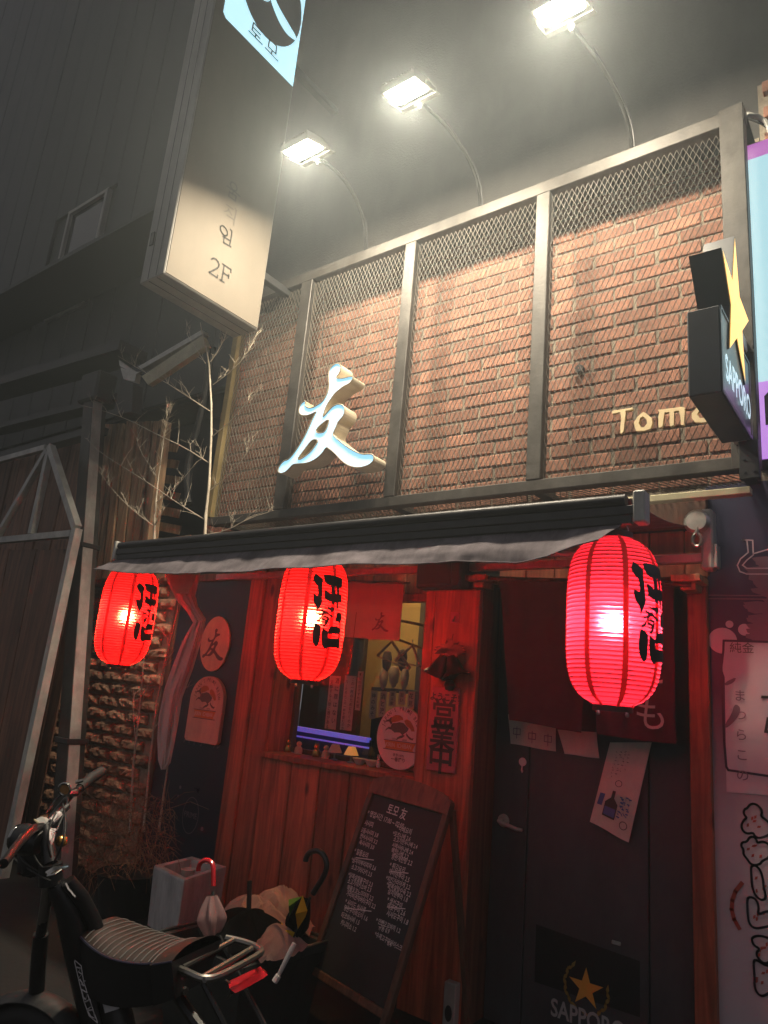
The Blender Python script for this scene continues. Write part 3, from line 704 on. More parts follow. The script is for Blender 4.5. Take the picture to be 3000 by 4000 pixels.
def stroke(b, fr, pts, w, d=.003):
    for i in range(len(pts)-1):
        p, q = Vector(pts[i]), Vector(pts[i+1]); dv = (q-p)
        if dv.length < 1e-6: continue
        dv.normalize(); nn = Vector((-dv.y, dv.x))*w/2; p = p-dv*w*.35; q = q+dv*w*.35
        b.add([fr.p(*(p-nn), d), fr.p(*(q-nn), d), fr.p(*(q+nn), d), fr.p(*(p+nn), d)], [(0, 1, 2, 3)])
def zp(u, v): return sp(800+u/4.917, 700+v/4.917)
for S_ in ([(122,1540),(145,1522),(175,1518),(215,1540),(250,1585),(270,1640),(262,1680),(235,1710),(160,1750),(80,1788),(232,1892),(242,1845)],
           [(340,1628),(498,1735),(494,1795)], [(368,1652),(320,1945)], [(286,1928),(364,1980)], [(352,1800),(458,1865)], [(460,1835),(450,1908)],
           [(345,1098),(490,1190)], [(365,1122),(355,1218),(498,1300)], [(490,1190),(470,1275)], [(485,965),(515,1000),(510,1070),(492,1170)]):
    stroke(b, fS, [zp(*p) for p in S_], .011)
lp = [zp(362+66*math.cos(a)+14*math.sin(a), 992+92*math.sin(a)+36*math.cos(a)) for a in [i*2*math.pi/20 for i in range(21)]]; stroke(b, fS, lp, .010)
b.build('lettering', M['ink'], t)
b = MB()
for S_ in ([(412,490),(540,582)], [(365,620),(440,610),(455,570)], [(450,590),(515,700)], [(575,560),(600,600),(570,760)], [(415,688),(558,785),(552,885)],
           [(420,130),(560,235),(675,340)], [(545,235),(520,290)], [(470,240),(455,330),(590,430)], [(470,250),(600,330),(580,410)]):
    stroke(b, fS, [zp(*p) for p in S_], .009)
lp = [zp(550+62*math.cos(a)+10*math.sin(a), 142+80*math.sin(a)+30*math.cos(a)) for a in [i*2*math.pi/20 for i in range(21)]]; stroke(b, fS, lp, .008)
b.build('lettering', M['ink2'], t)
# lit logo panel high on the same box
lz = sp(877, 63)[1]; ly0 = sp(872, 40)[0]; ly1 = (y1-y0)-.012
lz2 = (lz+sp(1160, 362)[1])/2
hh = 1.10; cx_ = (ly0+ly1)/2+.01; cz_ = lz2+.62
outer = [(ly0, lz2+.03), (ly0+.03, lz2), (ly1, lz2), (ly1, lz2+hh), (ly0, lz2+hh)]
disc = circ(cx_+.02, cz_, (ly1-ly0)*.445, .44, 48)
flat('lit_panel', fS, [[outer, disc]], M['logo_lit'], t, d=.004)
flat('logo_disc', fS, [[disc]], M['logo_dark'], t, d=.003)
tl = smooth([sp(820+u/3.77, v/3.77) for u, v in [(875,-60),(960,-60),(965,10),(1000,90),(1060,200),(1130,320),(1195,430),(1245,510),(1265,570),(1255,598),(1215,580),(1130,510),(1060,410),(1000,300),(950,180),(905,60)]])
t2_ = smooth([sp(820+u/3.77, v/3.77) for u, v in [(730,-60),(870,-60),(885,10),(850,30),(810,22),(760,-5)]])
flat('logo_stroke', fS, [[tl], [t2_]], M['logo_lit'], t, d=.0055)
b = MB()
def lq(u, v): return sp(820+u/3.77, v/3.77)
for S_ in ([(635,340),(748,470)], [(632,345),(612,445),(728,575)], [(622,400),(735,515)], [(672,510),(660,545)], [(565,460),(760,660)],
           [(870,585),(972,685),(962,800),(852,690),(870,585)], [(908,745),(900,790)], [(805,705),(992,905)]):
    stroke(b, fS, [lq(*p) for p in S_], .013, d=.0065)
b.build('lettering', M['ink2'], t)
for z in (zb+.45, zb+2.4):
    b = MB(); b.bbox((SX-.10, y1, z), (SX-.04, 3.66, z+.06)); b.build('wall_arm', M['darksteel'], t)

# ---------------------------------------------------------------- black star sign at the right end
BX = -.533
fB = Fr((BX, 2.7, 3.0), (0, 1, 0), (0, 0, 1))
def bp(u, v): q = PX(2600+u/2.4575, 900+v/2.4575, BX)-fB.o; return q.dot(fB.r), q.dot(fB.u)
f_top = bp(527, 652); f_bot = bp(548, 1500); k_top = bp(805, 1332); k_bot = bp(835, 2042)
yy0 = (f_top[0]+f_bot[0])/2; yy1 = (k_top[0]+k_bot[0])/2
zt = (f_top[1]+k_top[1])/2; zz = (f_bot[1]+k_bot[1])/2
t = thing('star_sign', 'black box sign with glowing yellow star and pale letters at the right frame post', 'sign', fB.p((yy0+yy1)/2, zz))
TH = .125
b = MB(); b.bbox(fB.p(yy0, zz, -.004), fB.p(yy1, zt, -TH), .005); b.build('case', M['blackbox'], t)
rim = [rect(yy0, zz, yy1, zt), rect(yy0+.012, zz+.012, yy1-.012, zt-.012)]
flat('face_panel', fB, [[rim[1]]], M['sap_face'], t, d=-.002)
flat('face_rim', fB, [rim], M['blackbox'], t, d=.002)
stp = [bp(650, 75), bp(627, 485), bp(533, 190), bp(614, 715), bp(602, 1132), bp(671, 1035), bp(752, 1460), bp(722, 965), bp(783, 870), bp(696, 640)]
flat('star', fB, [[stp]], M['star_lit'], t, d=.006)
cxs = sum(p[0] for p in stp)/10; czs = sum(p[1] for p in stp)/10
big = [(cxs+(p[0]-cxs)*1.05, czs+(p[1]-czs)*1.03) for p in stp]
b = MB(); b.prism([fB.p(p[0], p[1], .0035) for p in big], (-TH, 0, 0)); b.build('star_case', M['blackbox'], t)
b = MB(); text(b, fB, 'SAPPORO', (yy0+yy1)/2+.005, zz+.115, .135, d=.004, off=.004, xs=.0, ) if False else None
vs, fs = text_mesh('SAPPORO', 1, .02); wv = max(p[0] for p in vs)-min(p[0] for p in vs); hv = max(p[1] for p in vs)-min(p[1] for p in vs)
tw = (yy1-yy0)*.86; l0 = bp(575, 1200)[1]; l1_ = bp(572, 1400)[1]; thh = abs(l0-l1_)*1.2
zc = (bp(575, 1300)[1]+bp(795, 1740)[1])/2
b.add([fB.p((yy0+yy1)/2+p[0]/wv*tw, zc+p[1]/hv*thh, .004) for p in vs], fs); b.build('lettering', M['sap_letters'], t)
b = MB(); b.bbox(fB.p(yy1-.25, zt+.10, -.02), Vector((BX-.09, YF-.004, 3.0+zt+.16))); b.build('bracket', M['palesteel'], t)
b = MB(); b.bbox(fB.p(yy1+.001, zz+.02, -.03), Vector((BX-.09, YF-.004, 3.0+zz+.08))); b.build('bracket', M['palesteel'], t)

# ---------------------------------------------------------------- pale light box at the right edge
t = thing('light_box', 'pale blue lit sign box with violet bottom band at the right edge', 'light box', (.3, 3.5, 2.87))
z0 = 2.80; z1 = PY(2905, 575, 3.5).z; zv = PY(2920, 1500, 3.5).z; xl = -.560
b = MB(); b.bbox((xl-.006, 3.512, z0), (1.9, 3.66, z1+.01), .004); b.build('case', M['darksteel'], t)
b = MB(); b.box((xl, 3.50, zv), (1.88, 3.511, z1-.09)); b.build('lit_face', M['cyan_lit'], t)
b = MB(); b.box((xl, 3.50, z0+.01), (1.88, 3.511, zv-.001)); b.build('lit_band', M['violet_lit'], t)
b = MB(); b.box((xl, 3.50, z1-.089), (1.88, 3.511, z1)); b.build('lit_band', M['magenta_lit'], t)
fC = Fr((xl, 3.50, z0)); qz = PY(2985, 1540, 3.5); qq = PY(3000, 1660, 3.5)
flat('lettering', fC, [[[(qz.x-xl, qz.z-z0-.01), (qz.x-xl+.03, qz.z-z0+.02), (qz.x-xl+.12, qz.z-z0+.02), (qz.x-xl+.12, qq.z-z0), (qz.x-xl, qq.z-z0)]]], M['ink'], t, d=.002)
t = thing('power_cable', 'grey cable looping from the frame top to the light box', 'cable', (-.4, 3.5, 4.7))
b = MB(); b.tube([PY(x, y, 3.45) for x, y in ((2880, 450), (2920, 447), (2960, 455), (2990, 475), (3010, 520))], .012, 6); b.build('cable', M['palesteel'], t)
b = MB(); b.tube([PY(x, y, 3.5) for x, y in ((2880, 470), (2930, 462), (2975, 480), (3005, 500))], .009, 6); b.build('cable', M['blackplastic'], t)
# brick return behind the cable
t = thing('brick_pier', 'strip of brickwork above the pale light box at the right edge', 'brick wall', (.6, 3.66, 4.4))
b = MB(); b.box((-.50, 3.672, 2.8), (2.2, 3.679, 5.06)); b.build('mortar', M['mortar'], t)
for r_ in range(7):
    for k in range(6):
        o = bpy.data.objects.new('brick', random.choice(bms)[0]); COL.objects.link(o); o.parent = t
        o.location = Vector((-.36+k*.244+(.122 if r_ % 2 else 0), 3.655, 4.50+r_*.0838))-Vector((.6, 3.66, 4.4))

# ================================================================== LOWER SHOPFRONT
def X36(x, y, Y=3.6): return PY(x, y, Y).x
YP = 3.55                                                   # face of the boarded wall
wj = X36(1050, 2800, YP)                                    # window reveal, left
YG = PX(1148, 2800, wj).y                                   # glass plane
pl0 = X36(1652, 2600, 3.47)                                 # pillar left
YPI = 3.45
pr = X36(1868, 2500, YPI)                                   # pillar right
zs = 1.165; zh = 2.22
t = thing('boarded_wall', 'red stained vertical board wall of the bar front around the window', 'wall', (-3.3, YP, 0))
SHOP = t
seams = [X36(1010, 3016, YP), X36(1136, 3016, YP), X36(1250, 3016, YP), X36(1367, 3016, YP)]
stp_ = (seams[3]-seams[0])/3
while seams[-1]+stp_ < pl0-.02: seams.append(seams[-1]+stp_)
seams.append(pl0-.004)
for a_, c_ in zip(seams[:-1], seams[1:]):
    b = MB(); b.bbox((a_+.004, YP+random.uniform(-.002, .002), .03), (c_-.004, YP+.03, zs-.03), .004); b.build('plank', M['wood'], t)
    b = MB(); b.bbox((a_+.004, YP+.06+random.uniform(-.002, .002), zh), (c_-.004, YP+.09, 2.52), .004); b.build('plank', M['wood'], t)
b = MB(); b.box((seams[0]-.3, YP+.028, .03), (pl0, YP+.05, zs-.04)); b.build('backing', M['wooddark'], t)
# wide board and trims left of the window
xa = X36(1002, 2600, YP); xb = wj
b = MB(); b.bbox((xa, YP-.004, .03), (xb-.001, YP+.025, 2.5), .004); b.build('plank', M['wood'], t)
xc = X36(965, 2600, YP)
b = MB(); b.bbox((xc, YP-.022, .03), (xa-.003, YP+.02, 2.5), .008); b.build('trim', M['wood'], t)
xd = X36(935, 2600, YP)
b = MB(); b.bbox((xd, YP+.002, .03), (xc-.003, YP+.03, 2.5), .004); b.build('trim', M['wood'], t)
# window reveal, sill, head
b = MB(); b.bbox((wj-.025, YP+.026, zs), (wj, YG+.02, zh), .002); b.build('window_reveal', M['wood'], t)
b = MB(); b.bbox((wj-.002, YP-.03, zs-.035), (pl0+.05, YG-.03, zs), .005); b.build('window_sill', M['wood'], t)
b = MB(); b.bbox((seams[0], YP+.04, zh-.05), (pl0, YP+.10, zh-.002), .005); b.build('window_head', M['wood'], t)
b = MB(); b.bbox((wj+.001, YG-.028, zs+.002), (wj+.03, YG+.02, zh-.06), .003); b.bbox((wj+.031, YG-.026, zs+.002), (pl0, YG+.018, zs+.03), .003); b.build('window_frame', M['woodbrown'], t)
b = MB(); b.add([(wj+.03, YG, zs+.03), (pl0+.2, YG, zs+.03), (pl0+.2, YG, zh-.055), (wj+.03, YG, zh-.055)], [(0, 1, 2, 3)]); b.build('pane', M['glass'], t)
# top fascia boards and dark soffit strip
b = MB(); b.bbox((-4.72, YP+.02, 2.525), (-.80, YP+.06, 2.70), .004); b.build('fascia', M['wooddark'], t)
b = MB(); b.box((-4.72, YP+.10, 2.30), (-.55, YP+.14, 2.71)); b.build('backing', M['darksteel'], t)
# door-side header boards
hx = pr+.02
while hx < -.83:
    b = MB(); b.bbox((hx, YP+.07, 2.285), (min(hx+.165, -.80), YP+.098, 2.52), .004); b.build('plank', M['wood'], t); hx += .17
# pillar; the shade on its return is put into the darker brown
t = thing('pillar', 'red wooden pillar board between window and door', 'pillar', (pl0, YPI, 0))
xm = X36(1692, 2500, YPI)
b = MB(); b.bbox((pl0, YPI, .03), (xm-.004, YPI+.05, 2.21), .004); b.build('batten', M['wood'], t)
b = MB(); b.bbox((xm, YPI-.004, .03), (pr, YPI+.03, 2.21), .004); b.build('board', M['wood'], t)
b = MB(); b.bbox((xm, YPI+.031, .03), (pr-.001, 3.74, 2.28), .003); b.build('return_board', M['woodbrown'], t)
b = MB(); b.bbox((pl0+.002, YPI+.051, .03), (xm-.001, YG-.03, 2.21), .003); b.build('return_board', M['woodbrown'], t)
# ---------------- the door
DX0, DX1 = pr+.004, X36(2697, 2900, 3.6)
YD = 3.70
t = thing('door', 'dark charcoal door with lever handle under the maroon curtain', 'door', ((DX0+DX1)/2, YD, 0))
s0 = X36(2056, 3300, YD); s1 = X36(2534, 3300, YD)
for a_, c_ in ((DX0, s0-.003), (s0+.003, s1-.003), (s1+.003, DX1)):
    b = MB(); b.bbox((a_, YD, .06), (c_, YD+.04, 2.24), .003); b.build('door_panel', M['door'], t)
q = PY(1968, 3205, YD)
b = MB(); b.lathe([(.0, .012), (.028, .012), (.032, .008), (.033, 0)], q, 24, axis=(0, -1, 0)); hd = b.build('handle_rose', M['palesteel'], t)
q2 = PY(2040, 3243, YD-.05)
b = MB(); b.tube([q+Vector((-.006, 0, 0)), q+Vector((-.006, -.045, 0)), q+Vector((.012, -.055, -.004)), q2+Vector((-.03, -.004, 0)), q2], [.011, .011, .0105, .010, .008], 10); b.build('lever', M['palesteel'], hd)
q = PY(2408, 3684, YD); b = MB(); b.bbox((q.x-.02, YD-.012, q.z-.006), (q.x+.022, YD, q.z+.010), .003); b.build('door_stop', M['palesteel'], t)
b = MB(); b.bbox((DX0, YD-.01, .0), (DX1, YD+.05, .058)); b.build('threshold', M['darksteel'], t)
# right door post
t = thing('door_post', 'orange brown wooden post at the right side of the door', 'post', (DX1+.045, 3.6, 0))
b = MB(); b.bbox((DX1+.001, 3.58, .03), (X36(2778, 2900, 3.6), 3.74, 2.28), .004); b.build('post', M['wood'], t)
t2 = thing('door_lintel', 'red lintel beam above the maroon curtain and the door', 'beam', (-1.3, 3.6, 2.3))
b = MB(); b.bbox((pr+.002, 3.585, 2.245), (X36(2778, 2900, 3.6)-.001, 3.645, 2.283), .004); b.build('beam', M['woodbrown'], t2)
# backing walls so that nothing behind leaks light
o = thing('shop_shell', 'unlit inner shell of the bar behind the board wall', 'building', (-2.6, 4.5, 0))
b = MB(); b.box((-4.70, 5.05, 0), (-.55, 5.10, 2.7)); b.box((-4.72, 3.78, 0), (wj-.03, 3.83, 2.7)); b.box((pl0+.01, YG+.045, 0), (-.55, YG+.08, 2.7)); b.box((-4.72, 3.86, 2.62), (-.55, 5.1, 2.69)); b.build('inner_wall', M['innerdark'], o)

# ---------------- dark poster window at the left
px0 = X36(715, 2300, 3.6); px1 = xd-.004
t = thing('poster_panel', 'dark blue poster panel left of the board wall with oval emblem and beer board', 'panel', (px0, 3.6, .3))
b = MB(); b.bbox((px0, 3.60, .25), (px1, 3.63, 2.34), .003); b.build('panel', M['bluefilm'], t)
b = MB(); b.bbox((px0-.05, 3.585, .2), (px0-.001, 3.64, 2.40), .004); b.bbox((px0, 3.585, 2.342), (px1, 3.64, 2.40), .004); b.build('panel_frame', M['woodbrown'], t)
fP = Fr((px0, 3.60, .25))
def pp(x, y, Y=3.60): q = PY(x, y, Y)-fP.o; return q.dot(fP.r), q.dot(fP.u)
b = MB(); q = pp(790, 2890); text(b, fP, 'ハイホール', q[0], q[1]-.015, .085, off=.0, d=.003); b.build('lettering', M['postergrey'], t)
q = pp(745, 3185); b = MB(); stroke(b, fP, [(q[0]+.085*math.cos(a), q[1]+.12*math.sin(a)) for a in [i*math.pi/16 for i in range(33)]], .005); text(b, fP, 'PRIME', q[0], q[1], .055); 
b.build('printed_ring', M['postergrey'], t)
flat('printed_dot', fP, [[circ(*pp(580+125, 3075), .012)], [circ(*pp(580+210, 3238), .014)], [circ(*pp(697, 3110), .010)]], M['postergrey'], t)
# oval emblem
q = pp(845, 2515)
t3 = thing('oval_emblem', 'ochre oval board bearing a dark brush character on the poster panel', 'emblem', fP.p(q[0], q[1]))
flat('board', fP, [[circ(q[0], q[1], .162, .205, 44)]], M['yellow'], t3, d=.016, thick=.014)
flat('lettering', fP, put([TU], q[0], q[1]-.005, .235, .95), M['ink2'], t3, d=.019)

BEAST = dict(
 body=[[(-.42,.30),(-.36,.38),(-.2,.40),(-.05,.44),(.12,.42),(.24,.34),(.36,.26),(.30,.16),(.20,.10),(.12,.02),(.06,.06),(.0,.10),(-.12,.10),(-.24,.08),(-.36,.14),(-.44,.2)]],
 mane=[[(-.44,.46),(-.40,.58),(-.26,.66),(-.06,.66),(.06,.60),(.10,.52),(-.02,.50),(-.12,.46),(-.26,.42),(-.38,.40)]],
 tail=[[(.14,.50),(.26,.56),(.42,.50),(.56,.34),(.62,.20),(.50,.18),(.40,.28),(.30,.32),(.22,.38)]],
 leg1=[[(-.42,.32),(-.52,.42),(-.66,.40),(-.74,.32),(-.64,.46),(-.50,.50),(-.36,.42)]], leg2=[[(-.40,.16),(-.54,.18),(-.66,.10),(-.72,-.04),(-.64,.16),(-.52,.25),(-.40,.24)]],
 leg3=[[(.14,.04),(.02,.0),(-.10,-.06),(-.16,-.16),(-.04,-.10),(.10,-.06),(.22,.02)]], leg4=[[(.26,.12),(.38,.02),(.52,-.04),(.60,-.02),(.56,-.10),(.42,-.08),(.28,.02)]],
 head=[[(-.44,.36),(-.54,.44),(-.50,.54),(-.42,.58),(-.36,.52),(-.38,.42)]])
def beer_print(fr, t, x, y, s, small, kanji, d=.004, sx=1.0):
    def pt(k): return [[[(x+p[0]*s*sx, y+p[1]*s) for p in lp] for lp in BEAST[k]]]
    flat('printed_animal', fr, pt('body')+pt('leg1')+pt('leg2')+pt('leg3')+pt('leg4')+pt('head'), M['ink2'], t, d=d)
    flat('printed_mane', fr, pt('mane')+pt('tail'), M['ochre'], t, d=d+.001)
    rb = [(-.66,-.20),(.70,-.20),(.58,-.40),(.62,-.46),(-.62,-.46),(-.58,-.40)]
    flat('ribbon', fr, [[[(x+p[0]*s*sx, y+p[1]*s) for p in rb]]], M['orange'], t, d=d)
    b = MB()
    for z_ in (-.185, -.475): stroke(b, fr, [(x-.68*s*sx, y+z_*s), (x+.70*s*sx, y+z_*s)], .025*s, d=d+.0005)
    arctext(b, fr, "JAPAN'S PRIME BREW", x, y+.05*s, .80*s*sx, R(163), R(17), .19*s, d=d, off=.008, xs=.8, ry=.82*s)
    text(b, fr, small, x-.20*s*sx, y-.13*s, .085*s, d=d, off=.006); text(b, fr, 'BEER', x+.22*s*sx, y-.13*s, .085*s, d=d, off=.006)
    if kanji: text(b, fr, '麦芽100%', x, y-.64*s, .11*s, d=d, off=.01); text(b, fr, '一番搾り', x, y-.78*s, .15*s, d=d, off=.02)
    b.build('lettering', M['ink2'], t)
    b = MB(); text(b, fr, 'KIRIN  ICHIBAN', x-.02*s*sx, y-.33*s, .20*s, d=d+.002, off=.006, xs=.80*sx); b.build('lettering', M['tip'], t)
# arched beer board: carries its prints, leans out a little
q = pp(803, 2770, 3.57)
t4 = thing('beer_board', 'arched wooden beer board with printed animal and orange ribbon, under the oval emblem', 'board', fP.p(q[0], q[1]))
fK = Fr(fP.p(q[0]+.0, q[1], .035), (1, 0, .0))
bw, bh = .185, .235
arch = [(-bw+.02, -bh), (bw-.02, -bh), (bw, -bh+.02), (bw, .07)]+[(bw*math.cos(a), .07+.165*math.sin(a)) for a in [i*math.pi/20 for i in range(1, 20)]]+[(-bw, .07), (-bw, -bh+.02)]
flat('board', fK, [[arch]], M['kboard'], t4, d=0, thick=.03)
beer_print(fK, t4, .0, .03, .205, 'CRAFT', False, d=.002, sx=.86)

# ---------------- welcome board on the pillar, hook and bell ornament
fW = Fr((xm, YPI-.004, 0))
def wp(x, y, Y=YPI-.004): q = PY(x, y, Y)-fW.o; return q.dot(fW.r), q.dot(fW.u)
A = [wp(1690, 2682), wp(1800, 2690), wp(1787, 3025), wp(1678, 3005)]
bx0 = (A[0][0]+A[3][0])/2; bx1 = (A[1][0]+A[2][0])/2; bz0 = (A[2][1]+A[3][1])/2; bz1 = (A[0][1]+A[1][1])/2
t = thing('welcome_board', 'reddish hanging board with black brush lettering on the wooden pillar', 'sign', fW.p((bx0+bx1)/2, bz0))
M['redboard'] = mat('reddish_board', (.42, .10, .12), .5, noise=.15)
b = MB(); b.bbox(fW.p(bx0, bz0, .004), fW.p(bx1, bz1, .022), .003); b.build('board', M['redboard'], t)
b = MB(); mxx = (bx0+bx1)/2; ww = bx1-bx0; hh_ = bz1-bz0
text(b, fW, 'ようこそ!', mxx, bz1-.055, ww*.25, d=.025, off=.035)
for i, ch in enumerate('営業中'): text(b, fW, ch, mxx, bz1-.15-i*hh_*.265, ww*.92, d=.025, off=.018)
b.build('lettering', M['ink'], t)
q = wp(1778, 2412)
t = thing('adhesive_hook', 'clear adhesive hook plate above the bell ornament', 'hook', fW.p(*q))
b = MB(); b.bbox(fW.p(q[0]-.028, q[1]-.03, .001), fW.p(q[0]+.028, q[1]+.03, .005), .002); b.build('plate', M['redplastic'] if False else M['redboard'], t)
b = MB(); b.tube([fW.p(q[0], q[1]+.008, .006), fW.p(q[0], q[1]-.018, .010), fW.p(q[0], q[1]-.024, .020), fW.p(q[0], q[1]-.012, .024)], .003, 6); b.build('prong', M['alloy'], t)
q = wp(1770, 2560)
M['bell'] = mat('dark_red_bell', (.045, .010, .012), .35, metal=.3, noise=.2)
t = thing('bell_ornament', 'dark red bell ornament with bow hanging on the pillar', 'ornament', fW.p(*q))
b = MB(); b.tube([fW.p(q[0]+.004, q[1]+.115, .020), fW.p(q[0]-.004, q[1]+.03, .035)], .002, 5); b.build('string', M['ink'], t)
for (dx, tilt) in ((-.036, -.35), (.036, .35)):
    b = MB(); c_ = fW.p(q[0]+dx*.6, q[1]-.005, .055); b.lathe([(.001, .0), (.024, -.005), (.038, -.04), (.050, -.085), (.078, -.112), (.080, -.118), (.070, -.115), (.040, -.08)], c_, 20, axis=(tilt*-1, 0, 1)); b.build('bell', M['bell'], t)
b = MB(); rr = random.Random(3)
for i in range(34):
    a = rr.uniform(0, 6.3); l_ = rr.uniform(.05, .10); c_ = Vector(fW.p(q[0], q[1]+.03, .05)); e = c_+Vector((math.cos(a)*l_*1.2, rr.uniform(-.02, .02), math.sin(a)*l_*.6)); nn = Vector((-math.sin(a), 0, math.cos(a)))*.018
    b.add([c_-nn*.4, (c_+e)/2-nn, e, (c_+e)/2+nn], [(0, 1, 2, 3)])
b.build('bow', M['bell'], t, kind=None)
b = MB(); b.lathe([(.0, .03), (.022, .025), (.032, 0), (.022, -.025), (.0, -.03)], fW.p(q[0]+.02, q[1]-.165, .05), 14); b.build('jingle', M['bell'], t)
b = MB(); b.tube([fW.p(q[0]-.005, q[1]-.08, .05), fW.p(q[0]-.008, q[1]-.15, .05)], .004, 5); b.build('ribbon', M['redboard'], t)

# dark speaker box above the pillar
t = thing('speaker_box', 'dark box speaker tucked above the pillar under the awning', 'speaker', (X36(1715, 2280, 3.4), 3.4, 2.24))
a_ = PY(1618, 2330, 3.38); c_ = PY(1800, 2240, 3.38)
b = MB(); b.bbox((a_.x, 3.38, 2.215), (c_.x, 3.55, 2.41), .012); b.build('case', M['blackplastic'], t)
b = MB(); b.bbox((a_.x+.02, 3.372, 2.235), (c_.x-.06, 3.3795, 2.39), .006); b.build('grille', M['rubber'], t)
b = MB(); b.bbox((a_.x+.01, YPI+.0, 2.211), (c_.x+.06, 3.56, 2.2145)); b.build('shelf', M['woodlt'], t)

# ---------------- white curtain in the window
def cloth_sheet(name, quad, Y, m, parent=None, nu=30, nv=30, wav=.012, k=3.0, ph=0., thick=True, lift=None):
    """quad = photo pixels TL TR BR BL on the vertical plane at Y; soft vertical folds, real thickness"""
    P4 = [PY(x, y, Y) for x, y in quad]
    def fn(u, v):
        p = (P4[0]*(1-u)+P4[1]*u)*(1-v)+(P4[3]*(1-u)+P4[2]*u)*v
        am = wav*(.25+.75*v)
        p = p+Vector((0, am*math.sin(2*math.pi*(k*u+.35*v)+ph)+am*.5*math.sin(2*math.pi*(k*2.3*u-.2*v)+ph*2), am*.25*math.sin(6*u+ph)*v))
        if lift: p = p+lift(u, v)
        return p
    b = MB(); b.grid(fn, nu, nv)
    if thick: b.grid(lambda u, v: Vector(fn(u, v))+Vector((0, .0018, 0)), nu, nv)
    return b.build(name, m, parent), fn
t = thing('window_curtain', 'short pale cloth curtain with small brush mark across the window top', 'curtain', PY(1400, 2275, 3.50))
cloth_sheet('cloth', [(1215, 2268), (1578, 2276), (1562, 2502), (1205, 2480)], 3.50, M['norenw'], t, wav=.010, k=1.5)
fN = Fr(PY(1490, 2430, 3.484)); flat('brush_mark', fN, put([TU], 0, 0, .12, 1.0), M['postergrey'], t, d=.008)
b = MB(); b.tube([PY(1180, 2266, 3.50), PY(1600, 2277, 3.50)], .008, 8); b.build('rod', M['wooddark'], t)
b = MB(); stroke(b, Fr(PY(1390, 2430, 3.487)), [(0, .06), (-.003, -.10)], .004, d=.004); b.build('slit', M['wooddark'], t)

# ---------------- maroon door curtain
t = thing('door_curtain', 'maroon split curtain hanging over the door with pale lettering', 'curtain', PY(2300, 2260, 3.46))
cloth_sheet('cloth', [(1953, 2262), (2300, 2272), (2274, 2862), (1988, 2812)], 3.46, M['noren'], t, wav=.010, k=1.3)
cloth_sheet('cloth', [(2303, 2272), (2630, 2282), (2642, 2908), (2330, 2868)], 3.462, M['noren'], t, wav=.010, k=1.2, ph=1.3)
b = MB(); b.tube([PY(1890, 2258, 3.46), PY(2700, 2284, 3.46)], .012, 8); b.build('rod', M['woodbrown'], t)
b = MB(); q = PY(2545, 2800, 3.44); text(b, Fr(q), 'も', 0, 0, .155, d=.010, off=.004); text(b, Fr(q), 'と', 0, .20, .155, d=.010, off=.004); b.build('lettering', M['greyprint'], t)
for n_, (x, y) in enumerate(((1880, 2262), (2690, 2264))):
    q = PY(x, y, 3.5); b = MB(); b.bbox((q.x-.06, 3.42, q.z-.02), (q.x+.07, 3.58, q.z+.012), .003); b.bbox((q.x-.03, 3.46, q.z-.055), (q.x+.04, 3.58, q.z-.022), .003); b.build('rod_bracket', M['woodlt'], t)
# papers behind the curtain
for n_, (quad, lab) in enumerate((([(1985, 2790), (2172, 2830), (2170, 2935), (1994, 2905)], 'curled paper notice under the left half of the maroon curtain'),
                                  ([(2178, 2850), (2330, 2860), (2340, 2962), (2205, 2945)], 'blank paper notice under the split of the maroon curtain'))):
    t = thing('paper_notice', lab, 'notice', PY(*quad[0], YD-.02))
    cloth_sheet('sheet', quad, YD-.02, M['paper'], t, 10, 8, wav=.006, k=.7)
    if n_ == 0:
        b = MB(); fr_ = Fr(PY(2080, 2868, YD-.035))
        for (cx, cy_) in ((-.09, .0), (0, -.015), (.09, -.02)):
            for s_ in ([(-.02, .02), (.02, .02), (.02, -.01), (-.02, -.01), (-.02, .02)], [(0, .03), (0, -.03)]): stroke(b, fr_, [(cx+p[0], cy_+p[1]) for p in s_], .004, d=.004)
        b.build('lettering', M['postergrey'], t)
q = PY(2042, 2976, YD)
t = thing('hook', 'small white round hook stuck on the dark door', 'hook', q)
b = MB(); b.lathe([(.0, .006), (.020, .006), (.022, .003), (.022, 0)], q, 20, axis=(0, -1, 0)); b.build('disc', M['kwhite'], t)
b = MB(); b.tube([q+Vector((0, -.006, -.02)), q+Vector((0, -.010, -.045)), q+Vector((.006, -.016, -.052)), q+Vector((.010, -.02, -.042))], .004, 6); b.build('prong', M['kwhite'], t)
# sake poster hanging askew
quad = [(2383, 2900), (2545, 2900), (2457, 3290), (2303, 3210)]
t = thing('drink_poster', 'crooked pale poster with bottle picture hanging on the dark door', 'poster', PY(2430, 2900, YD-.03))
o, fnp = cloth_sheet('sheet', quad, YD-.03, M['paper'], t, 16, 24, wav=.006, k=.5)
def pq(u, v, d=.004): return Vector(fnp(u, v))-Vector((0, d, 0))
def ps(name, lps, m, d=.004):
    b = MB()
    for lp in lps:
        v, f = _cdt([lp]); b.add([pq(p.x, p.y, d) for p in v], f)
    return b.build(name, m, t, smooth=False)
ps('bottle_print', [[(.36,.56),(.44,.56),(.44,.64),(.56,.70),(.56,.86),(.24,.86),(.24,.70),(.36,.64)]], M['ink'], .004)
ps('bottle_label', [[(.26,.75),(.54,.75),(.54,.84),(.26,.84)]], M['blueprint'], .006)
ps('blue_print', [[(.08,.62),(.20,.62),(.18,.76),(.06,.76)]], M['blueprint'])
b = MB(); rr = random.Random(5)
